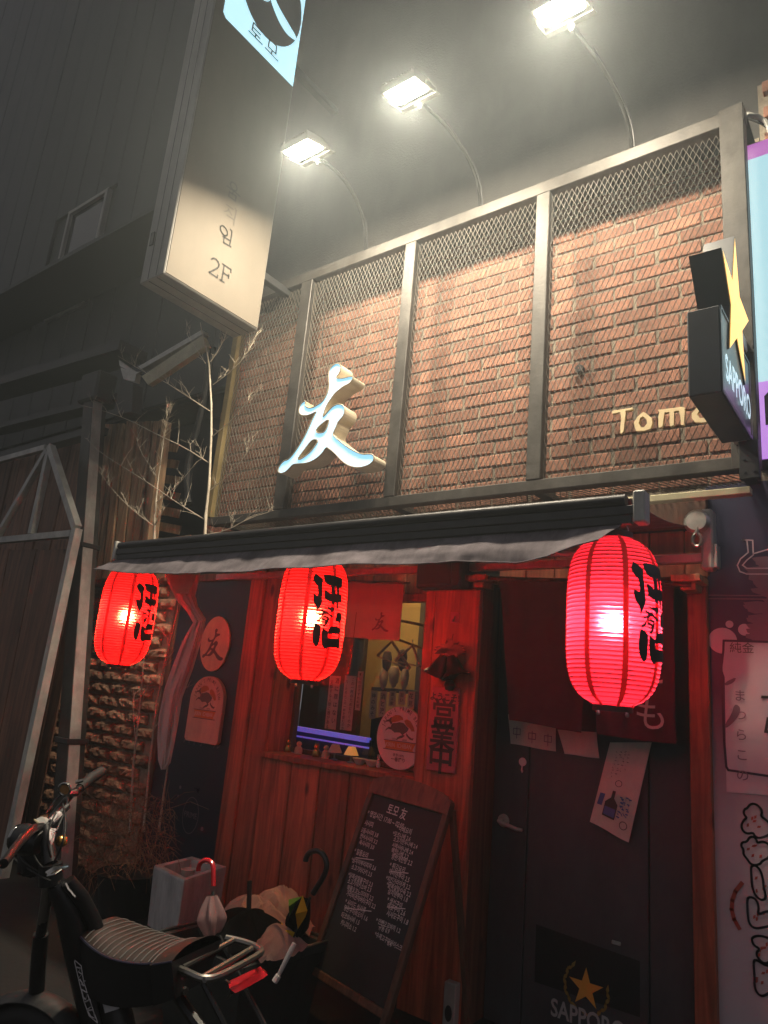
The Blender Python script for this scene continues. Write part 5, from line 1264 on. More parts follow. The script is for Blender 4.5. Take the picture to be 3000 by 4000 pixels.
def make_lantern(shell_m, bulb_m):
    t = thing('red_lantern', 'x', 'lantern', (0, 0, 0), 'red paper lanterns under the awning')
    b = MB(); b.lathe(lantern_shell(), n=56); b.build('paper_shell', shell_m, t)
    b = MB()
    for i in range(1, NR):
        z = -LH+2*LH*i/NR; r_ = lr(z)+.0010; b.lathe([(r_-.0016, z-.0012), (r_+.0004, z-.0012), (r_+.0004, z+.0012), (r_-.0016, z+.0012)], n=40)
    b.build('hoops', M['hoop'], t, kind='stuff')
    for k in range(8):
        a = R(-47.4)+R(-10)+k*2*math.pi/8; b = MB()
        b.grid(lambda u, v: ((lr(-LH+2*LH*v)+.0062)*math.cos(a+(u-.5)*(.11+.16*abs(v-.5)**2)), (lr(-LH+2*LH*v)+.0062)*math.sin(a+(u-.5)*(.11+.16*abs(v-.5)**2)), -LH+2*LH*v), 2, 60)
        b.build('seam_strip', M['seam'], t)
    lt = on_paper('lettering', [[KA], [KB, KBH], [KC[0]], [KC[1]], KM, [KD], [KE, KEH]], M['lantext'], t, .0075)
    for nm, z0_, z1_ in (('top_ring', LH-.004, LH+.022), ('bottom_ring', -LH-.018, -LH+.004)):
        b = MB(); b.lathe([(.066, z0_), (.074, z0_), (.074, z1_), (.066, z1_), (.066, z0_)], n=28); b.build(nm, M['blackplastic'], t)
    b = MB(); b.lathe([(.030*math.sin(math.pi*i/10)+.0001, -.03*math.cos(math.pi*i/10)*1.15) for i in range(11)], (0, 0, -.01), 18); b.build('bulb', bulb_m, t)
    b = MB(); b.lathe([(.0, .03), (.017, .03), (.017, .075), (.022, .08), (.022, .11), (.0, .11)], (0, 0, 0), 14); b.tube([(0, 0, .11), (0, 0, LH+.02)], .004, 6); b.build('bulb_socket', M['blackplastic'], t)
    for sx in (-1, 1):
        b = MB(); b.lathe([(.0, -.010), (.006, -.008), (.008, 0), (.005, .008), (.0, .010)], (.055*sx, 0, -LH-.026), 10); b.build('bead', M['alloy'], t)
    b = MB(); b.tube([(0.06*math.cos(a), 0, LH+.02+.06*math.sin(a)) for a in [math.pi*i/10 for i in range(11)]], .0022, 5); b.build('wire_bail', M['galv'], t)
    b = MB(); b.lathe([(.0, .05), (.022, .05), (.022, .012), (.0, .012)], (.0, 0, LH), 16); b.build('top_cap', M['blackplastic'], t)
    return t
l2 = make_lantern(M['shell'], M['bulbwarm'])
l2.location = LC2; l2['label'] = 'glowing red paper lantern hanging in front of the bar window'
l1 = copy_tree(l2); q = PY(492, 2430, LYC); l1.location = (q.x, LYC, LZC); l1.rotation_euler = (0, 0, R(27)); l1['label'] = 'glowing red paper lantern at the left end of the awning beside the pale cloth'
l3 = copy_tree(l2); q = PY(2395, 2420, LYC); l3.location = (q.x, LYC, LZC-.002); l3.rotation_euler = (0, 0, R(1)); l3['label'] = 'pinkish red paper lantern with white glow in front of the maroon curtain'
for ch in l3.children:
    if ch.name.startswith('paper_shell'): ch.data = ch.data.copy(); ch.data.materials[0] = M['shellpink']
    if ch.name.startswith('bulb') and 'socket' not in ch.name: ch.data = ch.data.copy(); ch.data.materials[0] = M['bulbcool']
t = thing('lantern_wire', 'thin wire from awning end to the rightmost lantern', 'wire', (l3.location.x, LYC, 2.33))
b = MB(); e = Vector((l3.location.x+.02, LYC, LZ1+.075)); s_ = Vector((ar.x-.02, AY+.01, 2.32)); b.tube([s_, s_*.6+e*.4+Vector((.03, 0, .02)), e+Vector((.03, 0, .01)), e], .0022, 5); b.build('wire', M['galv'], t)

# ================================================================== LEFT SIDE
# rough faced brick wall
t = thing('rough_brick_wall', 'rough faced brown brick wall at the left behind post and bamboo', 'wall', (-5.5, 3.62, 0))
b = MB(); b.box((-7.2, 3.63, 0), (px0-.055, 3.70, 2.75)); b.build('mortar', mat('buff_mortar', (.36, .31, .23), .95, noise=.3, scale=20, bump=.5), t)
def rough_brick(seed):
    rr = random.Random(seed); b = MB(); nu, nv = 9, 4; w, h = .266, .088
    def fn(u, v):
        e = min(u, 1-u, (v if v < .5 else 1-v)*.6); y = -.010-.045*min(1, e*7)**.6
        x = (u-.5)*w; z = (v-.5)*h
        if 0 < u < 1: y += rr.uniform(-.010, .010)
        if 0 < u < 1 and v in (0, 1): z += rr.uniform(-.008, .004)
        return (x, y, z)
    b.grid(fn, nu, nv)
    o = len(b.v); b.box((-w/2+.002, -.012, -h/2+.003), (w/2-.002, .02, h/2-.003))
    me = bpy.data.meshes.new('brick'); me.from_pydata([tuple(p) for p in b.v], [], b.f); me.materials.append(M['oldbrick']); return me
rbs = [rough_brick(s) for s in range(8)]
zr = .06; r_ = 0
while zr < 2.72:
    x = px0-.06-.137-(.14 if r_ % 2 else 0)
    while x > -6.9:
        o = bpy.data.objects.new('brick', random.choice(rbs)); COL.objects.link(o); o.parent = t
        o.location = Vector((x+random.uniform(-.006, .006), 3.628+random.uniform(-.006, .006), zr+.05))-Vector((-5.5, 3.62, 0)); o.rotation_euler = (random.uniform(-.04, .04), 0, random.uniform(-.02, .02))
        if random.random() < .5: o.scale = (-1, 1, 1)
        x -= .285
    zr += .103; r_ += 1
# steel post / downpipe column
t = thing('steel_post', 'square dark steel post with lit right side coloured paler in front of the rough bricks', 'post', (-6.0, 3.2, 0))
pt_, pb_ = PY(372, 1560, 3.2), PY(300, 2600, 3.2)
dv = (pt_-pb_)/(pt_.z-pb_.z); p0 = pb_-dv*pb_.z
b = MB(); b.beam(p0, pt_, .15, .14, up=Vector((0, 1, 0))); b.build('post', M['steel'], t)
b = MB(); b.beam(p0+Vector((.079, -.02, 0)), pt_+Vector((.079, -.02, 0)), .006, .09, up=Vector((0, 1, 0))); b.build('lit_side', M['palesteel'], t)  # pale strip puts the light on the right face into the colour
b = MB(); b.bbox(pt_-Vector((.15, .10, .05)), pt_+Vector((.16, .10, .24)), .02); b.build('head_bracket', M['darksteel'], t)
for z in (1.05, 2.6):
    q = p0+dv*z; b = MB(); b.bbox(q-Vector((.095, .09, .02)), q+Vector((.095, .09, .02)), .004); b.build('clamp', M['darksteel'], t)
# vertical slats fence
t = thing('slat_screen', 'screen of weathered vertical wooden slats between steel post and bamboo', 'fence', (-5.4, 3.45, 2.0))
Tt = [(592, 1650), (640, 1650), (690, 1650), (738, 1650), (800, 1642), (852, 1642), (902, 1642), (965, 1642)]
tops = [392, 440, 462, 490, 533, 566, 598, 644]; bots = [330, 372, 400, 432, 470, 500, 536, 570]
for i in range(len(tops)-1):
    a_, c_ = PY(tops[i]+3, 1655 if i < 3 else 1645, 3.42), PY(tops[i+1]-4, 1655 if i < 3 else 1645, 3.42); d_, e_ = PY(bots[i]+3, 2260, 3.42), PY(bots[i+1]-4, 2260, 3.42)
    yo = random.uniform(-.012, .012); th = .035
    vs = [p+Vector((0, yo, 0)) for p in (d_, e_, c_, a_)]; b = MB(); b.prism(vs, (0, th, 0)); b.build('slat', M['woodold'], t)
b = MB(); p, q = PY(380, 1720, 3.47), PY(640, 1705, 3.47); b.beam(p, q, .05, .06); p, q = PY(330, 2220, 3.47), PY(575, 2210, 3.47); b.beam(p, q, .05, .06); b.build('batten', M['wooddark'], t)
e0, e1 = PY(646, 1648, 3.42), PY(572, 2260, 3.42)
b = MB(); b.beam(e0, e1, .045, .10, up=Vector((0, 1, 0))); b.build('end_post', M['woodold'], t)
# louvres
t = thing('louvre', 'small panel of horizontal wooden louvres right of the vertical slats', 'louvre', (-5.0, 3.6, 2.4))
for k in range(9):
    y_ = 1745+k*62; p, q = PY(635-k*3, y_, 3.58), PY(700+k*2-6, y_+6+k*2, 3.58); b = MB(); b.beam(p, q, .012, .075); b.build('louvre_blade', M['woodold'], t)
# conduit
t = thing('cable_conduit', 'dark corrugated conduit sagging between louvres and mesh frame', 'conduit', (-4.9, 3.5, 2.9))
pts = [PY(x, y, 3.5) for x, y in ((842, 1310), (815, 1440), (795, 1580), (765, 1700), (735, 1800), (728, 1900), (745, 2010))]
b = MB(); b.tube([tuple(p) for p in smooth([tuple(p) for p in pts], 2, closed=False)], .03, 8); b.build('conduit', M['blackplastic'], t)
# broken gutter / flashing
t = thing('gutter', 'bent pale metal gutter flashing catching the floodlight above the slats', 'gutter', PY(700, 1400, 3.2))
def quadbox(b, pts, Y, th): b.prism([PY(x, y, Y) for x, y in pts], (0, th, 0)); return b
b = MB(); quadbox(b, [(553, 1470), (578, 1503), (806, 1350), (788, 1312)], 3.12, .05); b.build('flashing', M['gutter'], t)
b = MB(); quadbox(b, [(540, 1432), (552, 1442), (795, 1303), (788, 1288)], 3.15, .06); b.build('gutter_lip', M['galv'], t)
b = MB(); quadbox(b, [(464, 1406), (468, 1430), (530, 1462), (548, 1452), (528, 1452)], 3.10, .03); quadbox(b, [(470, 1435), (482, 1480), (526, 1492), (533, 1458)], 3.11, .05); b.build('broken_end', M['galv'], t)
b = MB(); quadbox(b, [(470, 1495), (520, 1498), (515, 1608), (440, 1622)], 3.2, .10); b.build('downpipe_elbow', M['darksteel'], t)
# white steel gate with dark boards
t = thing('gate', 'pale steel framed gate with peaked top and dark boards at the left edge', 'gate', (-6.3, 3.0, 0))
GY = 3.0
def gb(name, p, q, w, m=M['palesteel'], dy=0): b = MB(); b.beam(PY(*p, GY)+Vector((0, dy, 0)), PY(*q, GY)+Vector((0, dy, 0)), w, w, up=Vector((0, 1, 0))); return b.build(name, m, t)
gb('frame_bar', (198, 1745), (300, 2062), .060); gb('frame_bar', (301, 2066), (0, 3480), .065); gb('frame_bar', (-200, 2130), (284, 2085), .055, dy=.002)
gb('brace', (186, 1758), (-60, 2180), .050, dy=.004); gb('brace', (192, 1765), (122, 2085), .055, dy=.006); gb('frame_bar', (180, 1748), (-300, 1880), .05, dy=.008)
xs = [PY(x, 2400, GY).x for x in (-260, -160, -50, 40, 130, 200)]
for k, (x0, x1) in enumerate(((-330, -190), (-187, -75), (-72, 35), (38, 140), (143, 262))):
    pts = [(x0, 2150), (x1, 2145), (x1-(.205*1500), 3700), (x0-(.205*1500), 3700)]
    b = MB(); b.prism([PY(x, y, GY+.03) for x, y in pts], (0, .022, 0)); b.build('board', M['gateboard'], t)
t = thing('back_fence', 'dark vertical boards standing behind the pale gate frame', 'fence', (-7.5, 3.5, 0))
x = -9.5
while x < -6.15:
    b = MB(); b.bbox((x, 3.45+random.uniform(-.01, .01), .05), (x+.16, 3.475, 3.85+random.uniform(-.02, .02)), .004); b.build('board', M['gateboard'], t); x += .172

# dry bamboo stems with bare side twigs
def bamboo(pts_px, Y, twigs, r0, lab):
    base = PY(*pts_px[0], Y); t = thing('dry_bamboo', lab, 'bamboo', (base.x, Y, 0))
    b = MB(); P_ = [PY(x, y, Y+dy) for (x, y), dy in zip(pts_px, [0]*len(pts_px))]
    pts = []; rad = []
    for i in range(len(P_)-1):
        for k in range(5):
            f = k/5; pts.append(P_[i]*(1-f)+P_[i+1]*f); g = (i+f)/(len(P_)-1); rad.append(r0*(1-.75*g)*(1.28 if k == 0 else 1))
    pts.append(P_[-1]); rad.append(r0*.22); b.tube(pts, rad, 7); b.build('stem', M['twig'], t)
    rr = random.Random(len(twigs)*7+1)
    for tw in twigs:
        b = MB(); Q = [PY(x, y, Y) for x, y in tw]; dy = rr.uniform(-.22, .10); Q = [p+Vector((0, dy*i/(len(Q)-1), 0)) for i, p in enumerate(Q)]
        sm = [Vector(p) for p in smooth([tuple(p) for p in Q], 1, closed=False)]; sm = [Q[0]]+sm+[Q[-1]]
        b.tube(sm, [r0*.38*(1-.78*i/(len(sm)-1)) for i in range(len(sm))], 5)
        L_ = (Q[-1]-Q[0]).length
        for k in range(rr.randint(9, 14)):
            i = rr.randint(1, len(sm)-2); p = sm[i]; d = (sm[i+1]-sm[i-1]).normalized(); sd = Vector((rr.uniform(-1, 1), rr.uniform(-.7, .7), rr.uniform(.0, 1.1))); e = p+(d*.7+sd*.8).normalized()*rr.uniform(.07, .22)*min(1, L_); m_ = (p+e)/2+Vector((rr.uniform(-.01, .01), 0, .008))
            b.tube([p, m_, e], [r0*.17, r0*.13, r0*.07], 4)
            if rr.random() < .8:
                for _ in range(2): e3 = e+Vector((rr.uniform(-.06, .06), rr.uniform(-.04, .04), rr.uniform(.0, .07))); b.tube([p*.3+e*.7, e3], [r0*.08, r0*.04], 3)
            if rr.random() < .6: e2 = m_+Vector((rr.uniform(-.07, .07), rr.uniform(-.04, .04), rr.uniform(.02, .09))); b.tube([m_, e2], [r0*.12, r0*.06], 4)
        b.build('twig', M['twig'], t)
    return t
def c3(*p): return [(u/1.508, 1300+v/1.508) for u, v in p]
bamboo([(800, 2130)]+c3((1212, 1080), (1232, 900), (1245, 600), (1245, 420), (1232, 190), (1215, 90), (1190, 0), (1180, -60)), 2.98,
       [c3((1235, 460), (1100, 370), (980, 290), (860, 235), (735, 155)), c3((1228, 765), (1100, 680), (930, 600), (780, 520), (620, 465), (510, 440)), c3((1205, 1100), (1050, 1005), (900, 900), (760, 810), (600, 710), (515, 625)),
        c3((1255, 305), (1340, 240), (1440, 140), (1505, 0)), c3((1250, 610), (1340, 540), (1440, 430), (1540, 330)), c3((1240, 925), (1330, 850), (1430, 740), (1500, 600)), c3((1210, 180), (1150, 100), (1090, 20), (1060, -20)), c3((1240, 170), (1290, 90), (1325, 0), (1340, -60)),
        c3((1205, 1190), (1330, 1170), (1480, 1090), (1620, 1050))], .0105, 'taller bare dry bamboo stem rising in front of the mesh frame')
bamboo([(600, 2160)]+c3((910, 1200), (912, 1100), (920, 990), (930, 880), (945, 770), (975, 560)), 3.0,
       [c3((908, 1140), (830, 1060), (760, 960), (715, 850)), c3((920, 1000), (990, 930), (1060, 840), (1120, 740)), c3((935, 870), (870, 780), (800, 690), (760, 600)), c3((945, 780), (1000, 690), (1080, 560), (1120, 530)), c3((915, 1130), (960, 1090), (1000, 1040)), c3((960, 620), (1010, 560), (1070, 480))], .0085, 'shorter bare dry bamboo stem in front of the wooden slats')
bamboo([(508, 3250), (520, 3000), (540, 2820), (556, 2650), (565, 2520)], 3.25, [[(530, 2900), (500, 2780), (480, 2730)], [(545, 2780), (580, 2700), (620, 2660)]], .009, 'dry cane stem below the awning, leftmost by the rough bricks')
bamboo([(560, 3250), (585, 2980), (610, 2760), (640, 2600), (690, 2400), (700, 2330)], 3.2, [[(600, 2850), (640, 2760), (690, 2680)], [(630, 2640), (660, 2560), (650, 2480)], [(660, 2500), (625, 2420), (640, 2340)]], .008, 'dry cane stem below the awning beside the hanging pale cloth')
bamboo([(620, 3250), (640, 3100), (668, 2900), (680, 2720), (712, 2500)], 3.3, [[(650, 3000), (690, 2920), (700, 2850)]], .008, 'dry cane stem below the awning, next to the dark poster panel')

# twisted pale cloth hanging from the awning
t = thing('hanging_cloth', 'twisted pale pink cloth hanging from the awning beside the left lantern', 'cloth', PY(720, 2260, 2.88))
Lf = [(640, 2222), (648, 2262), (690, 2345), (730, 2390), (754, 2432), (732, 2468), (706, 2520), (672, 2606), (643, 2688), (620, 2799), (614, 2881), (617, 2968), (629, 3006)]
Rt = [(780, 2222), (772, 2262), (757, 2327), (769, 2370), (798, 2418), (788, 2466), (775, 2520), (750, 2606), (706, 2727), (692, 2814), (677, 2895), (660, 2980), (640, 3006)]
def clf(u, v):
    s = v*(len(Lf)-1); i = min(int(s), len(Lf)-2); f = s-i
    l_ = Vector((Lf[i][0]*(1-f)+Lf[i+1][0]*f, Lf[i][1]*(1-f)+Lf[i+1][1]*f)); r__ = Vector((Rt[i][0]*(1-f)+Rt[i+1][0]*f, Rt[i][1]*(1-f)+Rt[i+1][1]*f))
    p = l_*(1-u)+r__*u
    w = min(1, (r__-l_).length/140)
    return PY(p.x, p.y, 2.88-.05*math.sin(math.pi*u)*w+.022*math.sin(u*11+v*7)*w+.012*math.sin(u*23-v*11)*w)
b = MB(); b.grid(clf, 22, 60); b.grid(lambda u, v: clf(u, v)+Vector((0, .012, 0)), 22, 60); b.build('cloth', M['pinkcloth'], t)
b = MB(); b.prism([PY(x, y, 2.80) for x, y in ((642, 2225), (690, 2320), (735, 2318), (780, 2225))], (0, .004, 0)); b.build('folded_corner', cloth('cream_cloth', (.66, .58, .46), .3), t)
b = MB(); q0, q1 = PY(700, 3000, 2.95), PY(735, 3260, 2.95)

# ================================================================== FOREGROUND LEFT
# pot of dry straw
t = thing('straw_pot', 'dark pot overflowing with tangled dry grass below the rough brick wall', 'pot', (-4.5, 3.15, .06))
b = MB(); b.lathe([(.0, 0), (.15, 0), (.20, .25), (.21, .26), (.19, .25), (.0, .22)], (-4.35, 3.2, .06), 20); b.build('pot', M['blackplastic'], t)
b = MB(); rr = random.Random(4)
for i in range(650):
    x, y = rr.uniform(320, 680), rr.uniform(3120, 3430); Yd = rr.uniform(2.95, 3.4); p = PY(x, y, Yd); d = Vector((rr.gauss(0, .09), rr.gauss(0, .05), rr.gauss(-.02, .08))); m_ = p+d*.5+Vector((0, 0, rr.uniform(.0, .04)))
    b.tube([p, m_, p+d], [.0022, .0018, .0008], 3, cap=False)
b.build('straw', M['straw'], t, kind='stuff')
# pale square planter on a dark crate
ptop = .54
T4 = [PZ(x, y, ptop) for x, y in ((602, 3380), (720, 3440), (885, 3385), (750, 3345))]
pbot = PY(563, 3612, T4[0].y).z
pc = sum(T4, Vector())/4
def lerp4(f, z): return [Vector((pc.x+(p.x-pc.x)*f, pc.y+(p.y-pc.y)*f, z)) for p in T4]
t = thing('planter', 'tall pale grey square planter box holding a paper cup', 'planter', (pc.x, pc.y, pbot))
b = MB(); b.add(lerp4(.93, pbot)+lerp4(1, ptop-.012)+lerp4(.985, ptop)+lerp4(.76, ptop-.002)+lerp4(.72, ptop-.22), [(0, 3, 2, 1)]+[(4*k+i, 4*k+(i+1) % 4, 4*k+4+(i+1) % 4, 4*k+4+i) for k in range(4) for i in range(4)]+[(16, 17, 18, 19)])
b.fix = True; b.build('box', M['planter'], t)
b = MB(); b.prism(lerp4(.70, ptop-.12), (0, 0, .02)); b.build('soil', M['rubber'], t)
q = lerp4(.30, ptop-.0995)[1]
t = thing('paper_cup', 'pale paper cup standing inside the grey planter', 'cup', q)
b = MB(); b.lathe([(.0, 0), (.028, 0), (.039, .105), (.042, .108), (.039, .11), (.037, .105), (.027, .004), (.0, .004)], q, 20); b.build('cup', M['paper'], t)
t = thing('crate', 'dark crate under the pale grey planter', 'crate', (pc.x, pc.y, .06))
b = MB(); b.prism(lerp4(.99, .0605), (0, 0, pbot-.062)); b.build('crate_body', M['blackplastic'], t)
def frust(b, x0, x1, y0, y1, z0, z1, tp):
    b.add([(x0+tp, y0+tp, z0), (x1-tp, y0+tp, z0), (x1-tp, y1-tp, z0), (x0+tp, y1-tp, z0), (x0, y0, z1), (x1, y0, z1), (x1, y1, z1), (x0, y1, z1)], [(0, 3, 2, 1), (0, 1, 5, 4), (1, 2, 6, 5), (2, 3, 7, 6), (3, 0, 4, 7)])
# dark umbrella bin
t = thing('umbrella_bin', 'big dark plastic bin full of umbrellas behind the bicycle rack', 'bin', (-2.75, 2.72, .06))
bx0_, bx1_, by0, by1, bt = -2.98, -2.42, 2.42, 2.98, .43
b = MB(); frust(b, bx0_, bx1_, by0, by1, .06, bt, .05)
b.add([(bx0_, by0, bt), (bx1_, by0, bt), (bx1_, by1, bt), (bx0_, by1, bt), (bx0_+.03, by0+.03, bt), (bx1_-.03, by0+.03, bt), (bx1_-.03, by1-.03, bt), (bx0_+.03, by1-.03, bt), (bx0_+.07, by0+.07, .1), (bx1_-.07, by0+.07, .1), (bx1_-.07, by1-.07, .1), (bx0_+.07, by1-.07, .1)],
      [(0, 1, 5, 4), (1, 2, 6, 5), (2, 3, 7, 6), (3, 0, 4, 7), (4, 5, 9, 8), (5, 6, 10, 9), (6, 7, 11, 10), (7, 4, 8, 11), (8, 9, 10, 11)]); b.build('body', M['bin'], t)
b = MB()
for (a_, c_) in (((bx0_-.015, by0-.015, bt-.03), (bx1_+.015, by0-.001, bt+.012)), ((bx0_-.015, by1+.001, bt-.03), (bx1_+.015, by1+.015, bt+.012)), ((bx0_-.015, by0, bt-.03), (bx0_-.001, by1, bt+.012)), ((bx1_+.001, by0, bt-.03), (bx1_+.015, by1, bt+.012))): b.bbox(a_, c_, .004)
b.build('rim', M['bin'], t)
# crumpled white cloth on the bin
t = thing('crumpled_cloth', 'crumpled pale cloth heaped on the umbrella bin', 'cloth', PY(1020, 3580, 2.75))
rr = random.Random(9)
def lump(cx, cy_, Y, w, h, sd):
    c_ = PY(cx, cy_, Y)
    def fn(u, v):
        x = (u-.5)*2; hgt = h*(1-abs(x)**2.4)*(math.sin(math.pi*v)**.6 if 0 < v < 1 else 0)
        q = Vector((x*w*7+sd, v*2.2, sd*3)); n1 = abs(mnoise.noise(q))*.085+abs(mnoise.noise(q*2.3))*.035
        wx = mnoise.noise(q*1.3+Vector((9, 0, 0)))*.04; wy = mnoise.noise(q*1.4+Vector((0, 9, 0)))*.05
        return c_+Vector((x*w+wx, -.10+.24*v+wy, hgt-n1*.9-.02))
    return fn
b = MB(); b.grid(lump(985, 3610, 2.72, .22, .15, 1.0), 44, 30); b.grid(lump(1065, 3580, 2.85, .16, .18, 3.1), 36, 26); b.grid(lump(1075, 3665, 2.60, .10, .08, 5.2), 30, 22); b.build('cloth', cloth('dusty_pink_cloth', (.40, .26, .23), .2), t, smooth=False)

def hook_handle(b, pts, r, n=8): b.tube([tuple(p) for p in smooth([tuple(p) for p in pts], 2, closed=False)], r, n)
def folded(b, top, tip, r, n=10, seed=1, pleats=5):
    top = Vector(top); tip = Vector(tip); d = (tip-top); L_ = d.length; d.normalize(); a = d.orthogonal().normalized(); c_ = d.cross(a)
    def fn(u, v):
        t_ = 2*math.pi*u; prof = (.28+.72*math.sin(math.pi*min(1, v*1.25+.05)*.62)) if v < .45 else (1-(v-.45)/.55)*.92+.05
        rad = r*prof*(1+.28*math.sin(pleats*t_+seed+2*v)); return top+d*L_*v+a*rad*math.cos(t_)+c_*rad*math.sin(t_)
    b.grid(fn, 40, 14)
# red handled clear umbrella
UY = 2.42
t = thing('umbrella', 'closed clear umbrella with curved red handle hanging in front of the planter', 'umbrella', PY(830, 3700, UY), 'umbrellas by the bin')
b = MB(); hook_handle(b, [PY(x, y, UY) for x, y in ((775, 3412), (775, 3388), (784, 3368), (802, 3358), (822, 3362), (833, 3380), (834, 3420), (833, 3485))], .0105); b.build('handle', M['redplastic'], t)
b = MB(); b.tube([PY(833, 3482, UY), PY(831, 3515, UY)], .0065, 8); b.build('ferrule', M['chrome'], t)
b = MB(); b.tube([PY(831, 3515, UY), PY(828, 3712, UY)], .004, 6); b.build('shaft', M['alloy'], t)
b = MB(); folded(b, PY(830, 3498, UY), PY(829, 3708, UY), .058, seed=2); b.build('canopy', M['clearfilm'], t)
# black umbrella
t = thing('umbrella', 'black umbrella bundle poking out of the bin in front of the pale cloth', 'umbrella', PY(950, 3650, 2.6), 'umbrellas by the bin')
b = MB(); b.tube([PY(975, 3440, 2.6), PY(972, 3560, 2.6)], .011, 8); b.build('handle', M['rubber'], t)
b = MB()
c_ = PY(960, 3650, 2.6)
def dome(u, v):
    a = 2*math.pi*u; rr_ = v; k = 1+.10*math.cos(8*a); return c_+Vector((.21*rr_*k*math.cos(a), .19*rr_*k*math.sin(a), .115*(1-rr_**1.8)+.02*math.cos(8*a)*rr_-.01))
b.grid(dome, 48, 10); b.build('canopy', M['black_fabric'], t)
# black yellow umbrella
t = thing('umbrella', 'umbrella with black yellow and green panels and glossy black crook handle', 'umbrella', PY(1150, 3650, 2.66), 'umbrellas by the bin')
b = MB(); hook_handle(b, [PY(x, y, 2.66) for x, y in ((1192, 3376), (1196, 3345), (1215, 3325), (1245, 3322), (1270, 3345), (1278, 3385), (1264, 3425), (1240, 3462), (1212, 3508))], .0125, 10); b.build('handle', M['blackpaint'], t)
b = MB(); b.tube([PY(1212, 3505, 2.66), PY(1120, 3720, 2.66)], .006, 6); b.build('shaft', M['rubber'], t)
pan = {'panel_black': ([(1180, 3505), (1188, 3520), (1172, 3600), (1158, 3640), (1122, 3625), (1135, 3570), (1160, 3520)], 'black_fabric', .0), 'panel_yellow': ([(1190, 3494), (1208, 3555), (1200, 3580), (1170, 3628), (1176, 3545)], 'yellow_fabric', -.012),
       'panel_green': ([(1120, 3515), (1165, 3505), (1178, 3502), (1150, 3550), (1125, 3610)], 'green_fabric', .012), 'panel_hem': ([(1108, 3600), (1125, 3625), (1160, 3640), (1152, 3658), (1118, 3645), (1106, 3620)], 'yellow_fabric', -.014)}
for nm, (pts, mm, dy) in pan.items():
    c2 = [PY(x, y, 2.66) for x, y in pts]; cc = sum(c2, Vector())/len(c2); b = MB(); o = len(b.v)
    b.add([cc+Vector((0, -.045+dy, 0))]+[p+Vector((0, dy, 0)) for p in c2], [[0, 1+i, 1+(i+1) % len(c2)] for i in range(len(c2))]); b.build(nm, M[mm], t, smooth=True)
b = MB(); folded(b, PY(1195, 3515, 2.70), PY(1110, 3725, 2.70), .05, seed=4); b.build('canopy', M['black_fabric'], t)
b = MB(); b.tube([PY(1150, 3685, 2.5), PY(1135, 3715, 2.49), PY(1088, 3810, 2.47)], [.010, .011, .008], 8); b.tube([PY(1088, 3810, 2.47), PY(1072, 3835, 2.46)], .013, 8)
t = thing('umbrella', 'white plastic umbrella tip leaning out over the bin rim', 'umbrella', PY(1110, 3760, 2.5), 'umbrellas by the bin'); b.build('shaft', M['tip'], t)

# ---------------------------------------------------------------- chalkboard menu on an A frame
TL, TR, BL, BR = PY(1432, 3040, 3.22), PY(1728, 3122, 3.12), PY(1243, 3760, 2.93), PY(1592, 3850, 2.83)
t = thing('menu_board', 'chalk written menu board with arched dark frame standing before the window', 'menu board', ((BL.x+BR.x)/2, 3.0, .06))
fM = Fr(BL, (TR-TL), (0, 0, 1)); u_ = (TL-BL); u_ = (u_-fM.r*u_.dot(fM.r)).normalized(); fM = Fr(BL, fM.r, u_)
def mp_(x, y):
    d = ray(x, y); tt = (fM.o-EYE).dot(fM.n)/d.dot(fM.n); q = EYE+d*tt-fM.o; return q.dot(fM.r), q.dot(fM.u)
cTL, cTR, cBL, cBR = mp_(1428, 3105), mp_(1706, 3158), mp_(1290, 3700), mp_(1585, 3800)
lx = (cTL[0]+cBL[0])/2; rx = (cTR[0]+cBR[0])/2; tz = (cTL[1]+cTR[1])/2; bz = -.02
def slab(name, x0, x1, z0, z1, d0, d1, m, e=.004):
    b = MB(); b.bbox((x0, d0, z0), (x1, d1, z1), e); b.v = [fM.p(p.x, p.z, p.y) for p in b.v]; b.fix = True; return b.build(name, m, t)
slab('chalk_panel', lx, rx, bz, tz, -.008, .0, M['chalkboard'], .001)
fw = .035
slab('frame_stile', lx-fw, lx-.001, bz-.62, tz+.05, -.018, .014, M['wooddark']); slab('frame_stile', rx+.001, rx+fw, bz-.62, tz+.05, -.018, .014, M['wooddark'])
slab('frame_rail', lx, rx, bz-fw, bz-.001, -.016, .012, M['wooddark'])
b = MB(); arc = [(lx-fw, tz+.001)]+[((lx+rx)/2-(rx-lx+2*fw)/2*math.cos(a), tz+.05+.062*math.sin(a)) for a in [i*math.pi/16 for i in range(17)]]+[(rx+fw, tz+.001)]
b.prism([fM.p(p[0], p[1], .016) for p in arc], fM.n*-.034); b.build('arched_head', M['wooddark'], t)
bk = fM.n*-1
for xx in (lx-fw*.5, rx+fw*.5):
    b = MB(); p = fM.p(xx, tz+.03, -.03); q = Vector((p.x+bk.x*.5, min(3.42, p.y+.16), .06)); b.beam(p, q, .03, .022, up=Vector((1, 0, 0))); b.build('rear_leg', M['wooddark'], t)
b = MB()
def ltext(s_, x, y, size):
    size *= .76; px_, pz_ = mp_(1200+x/2.0737, 2950+y/2.0737); vs, fs = text_mesh(s_, size, .012, res=2, xs=.80); x0 = min(p[0] for p in vs)
    jz = random.uniform(-.002, .002); sl = random.uniform(-.03, .02)
    b.add([fM.p(px_+p[0]-x0, pz_+p[1]+jz+sl*(p[0]-x0), .0015) for p in vs], fs)
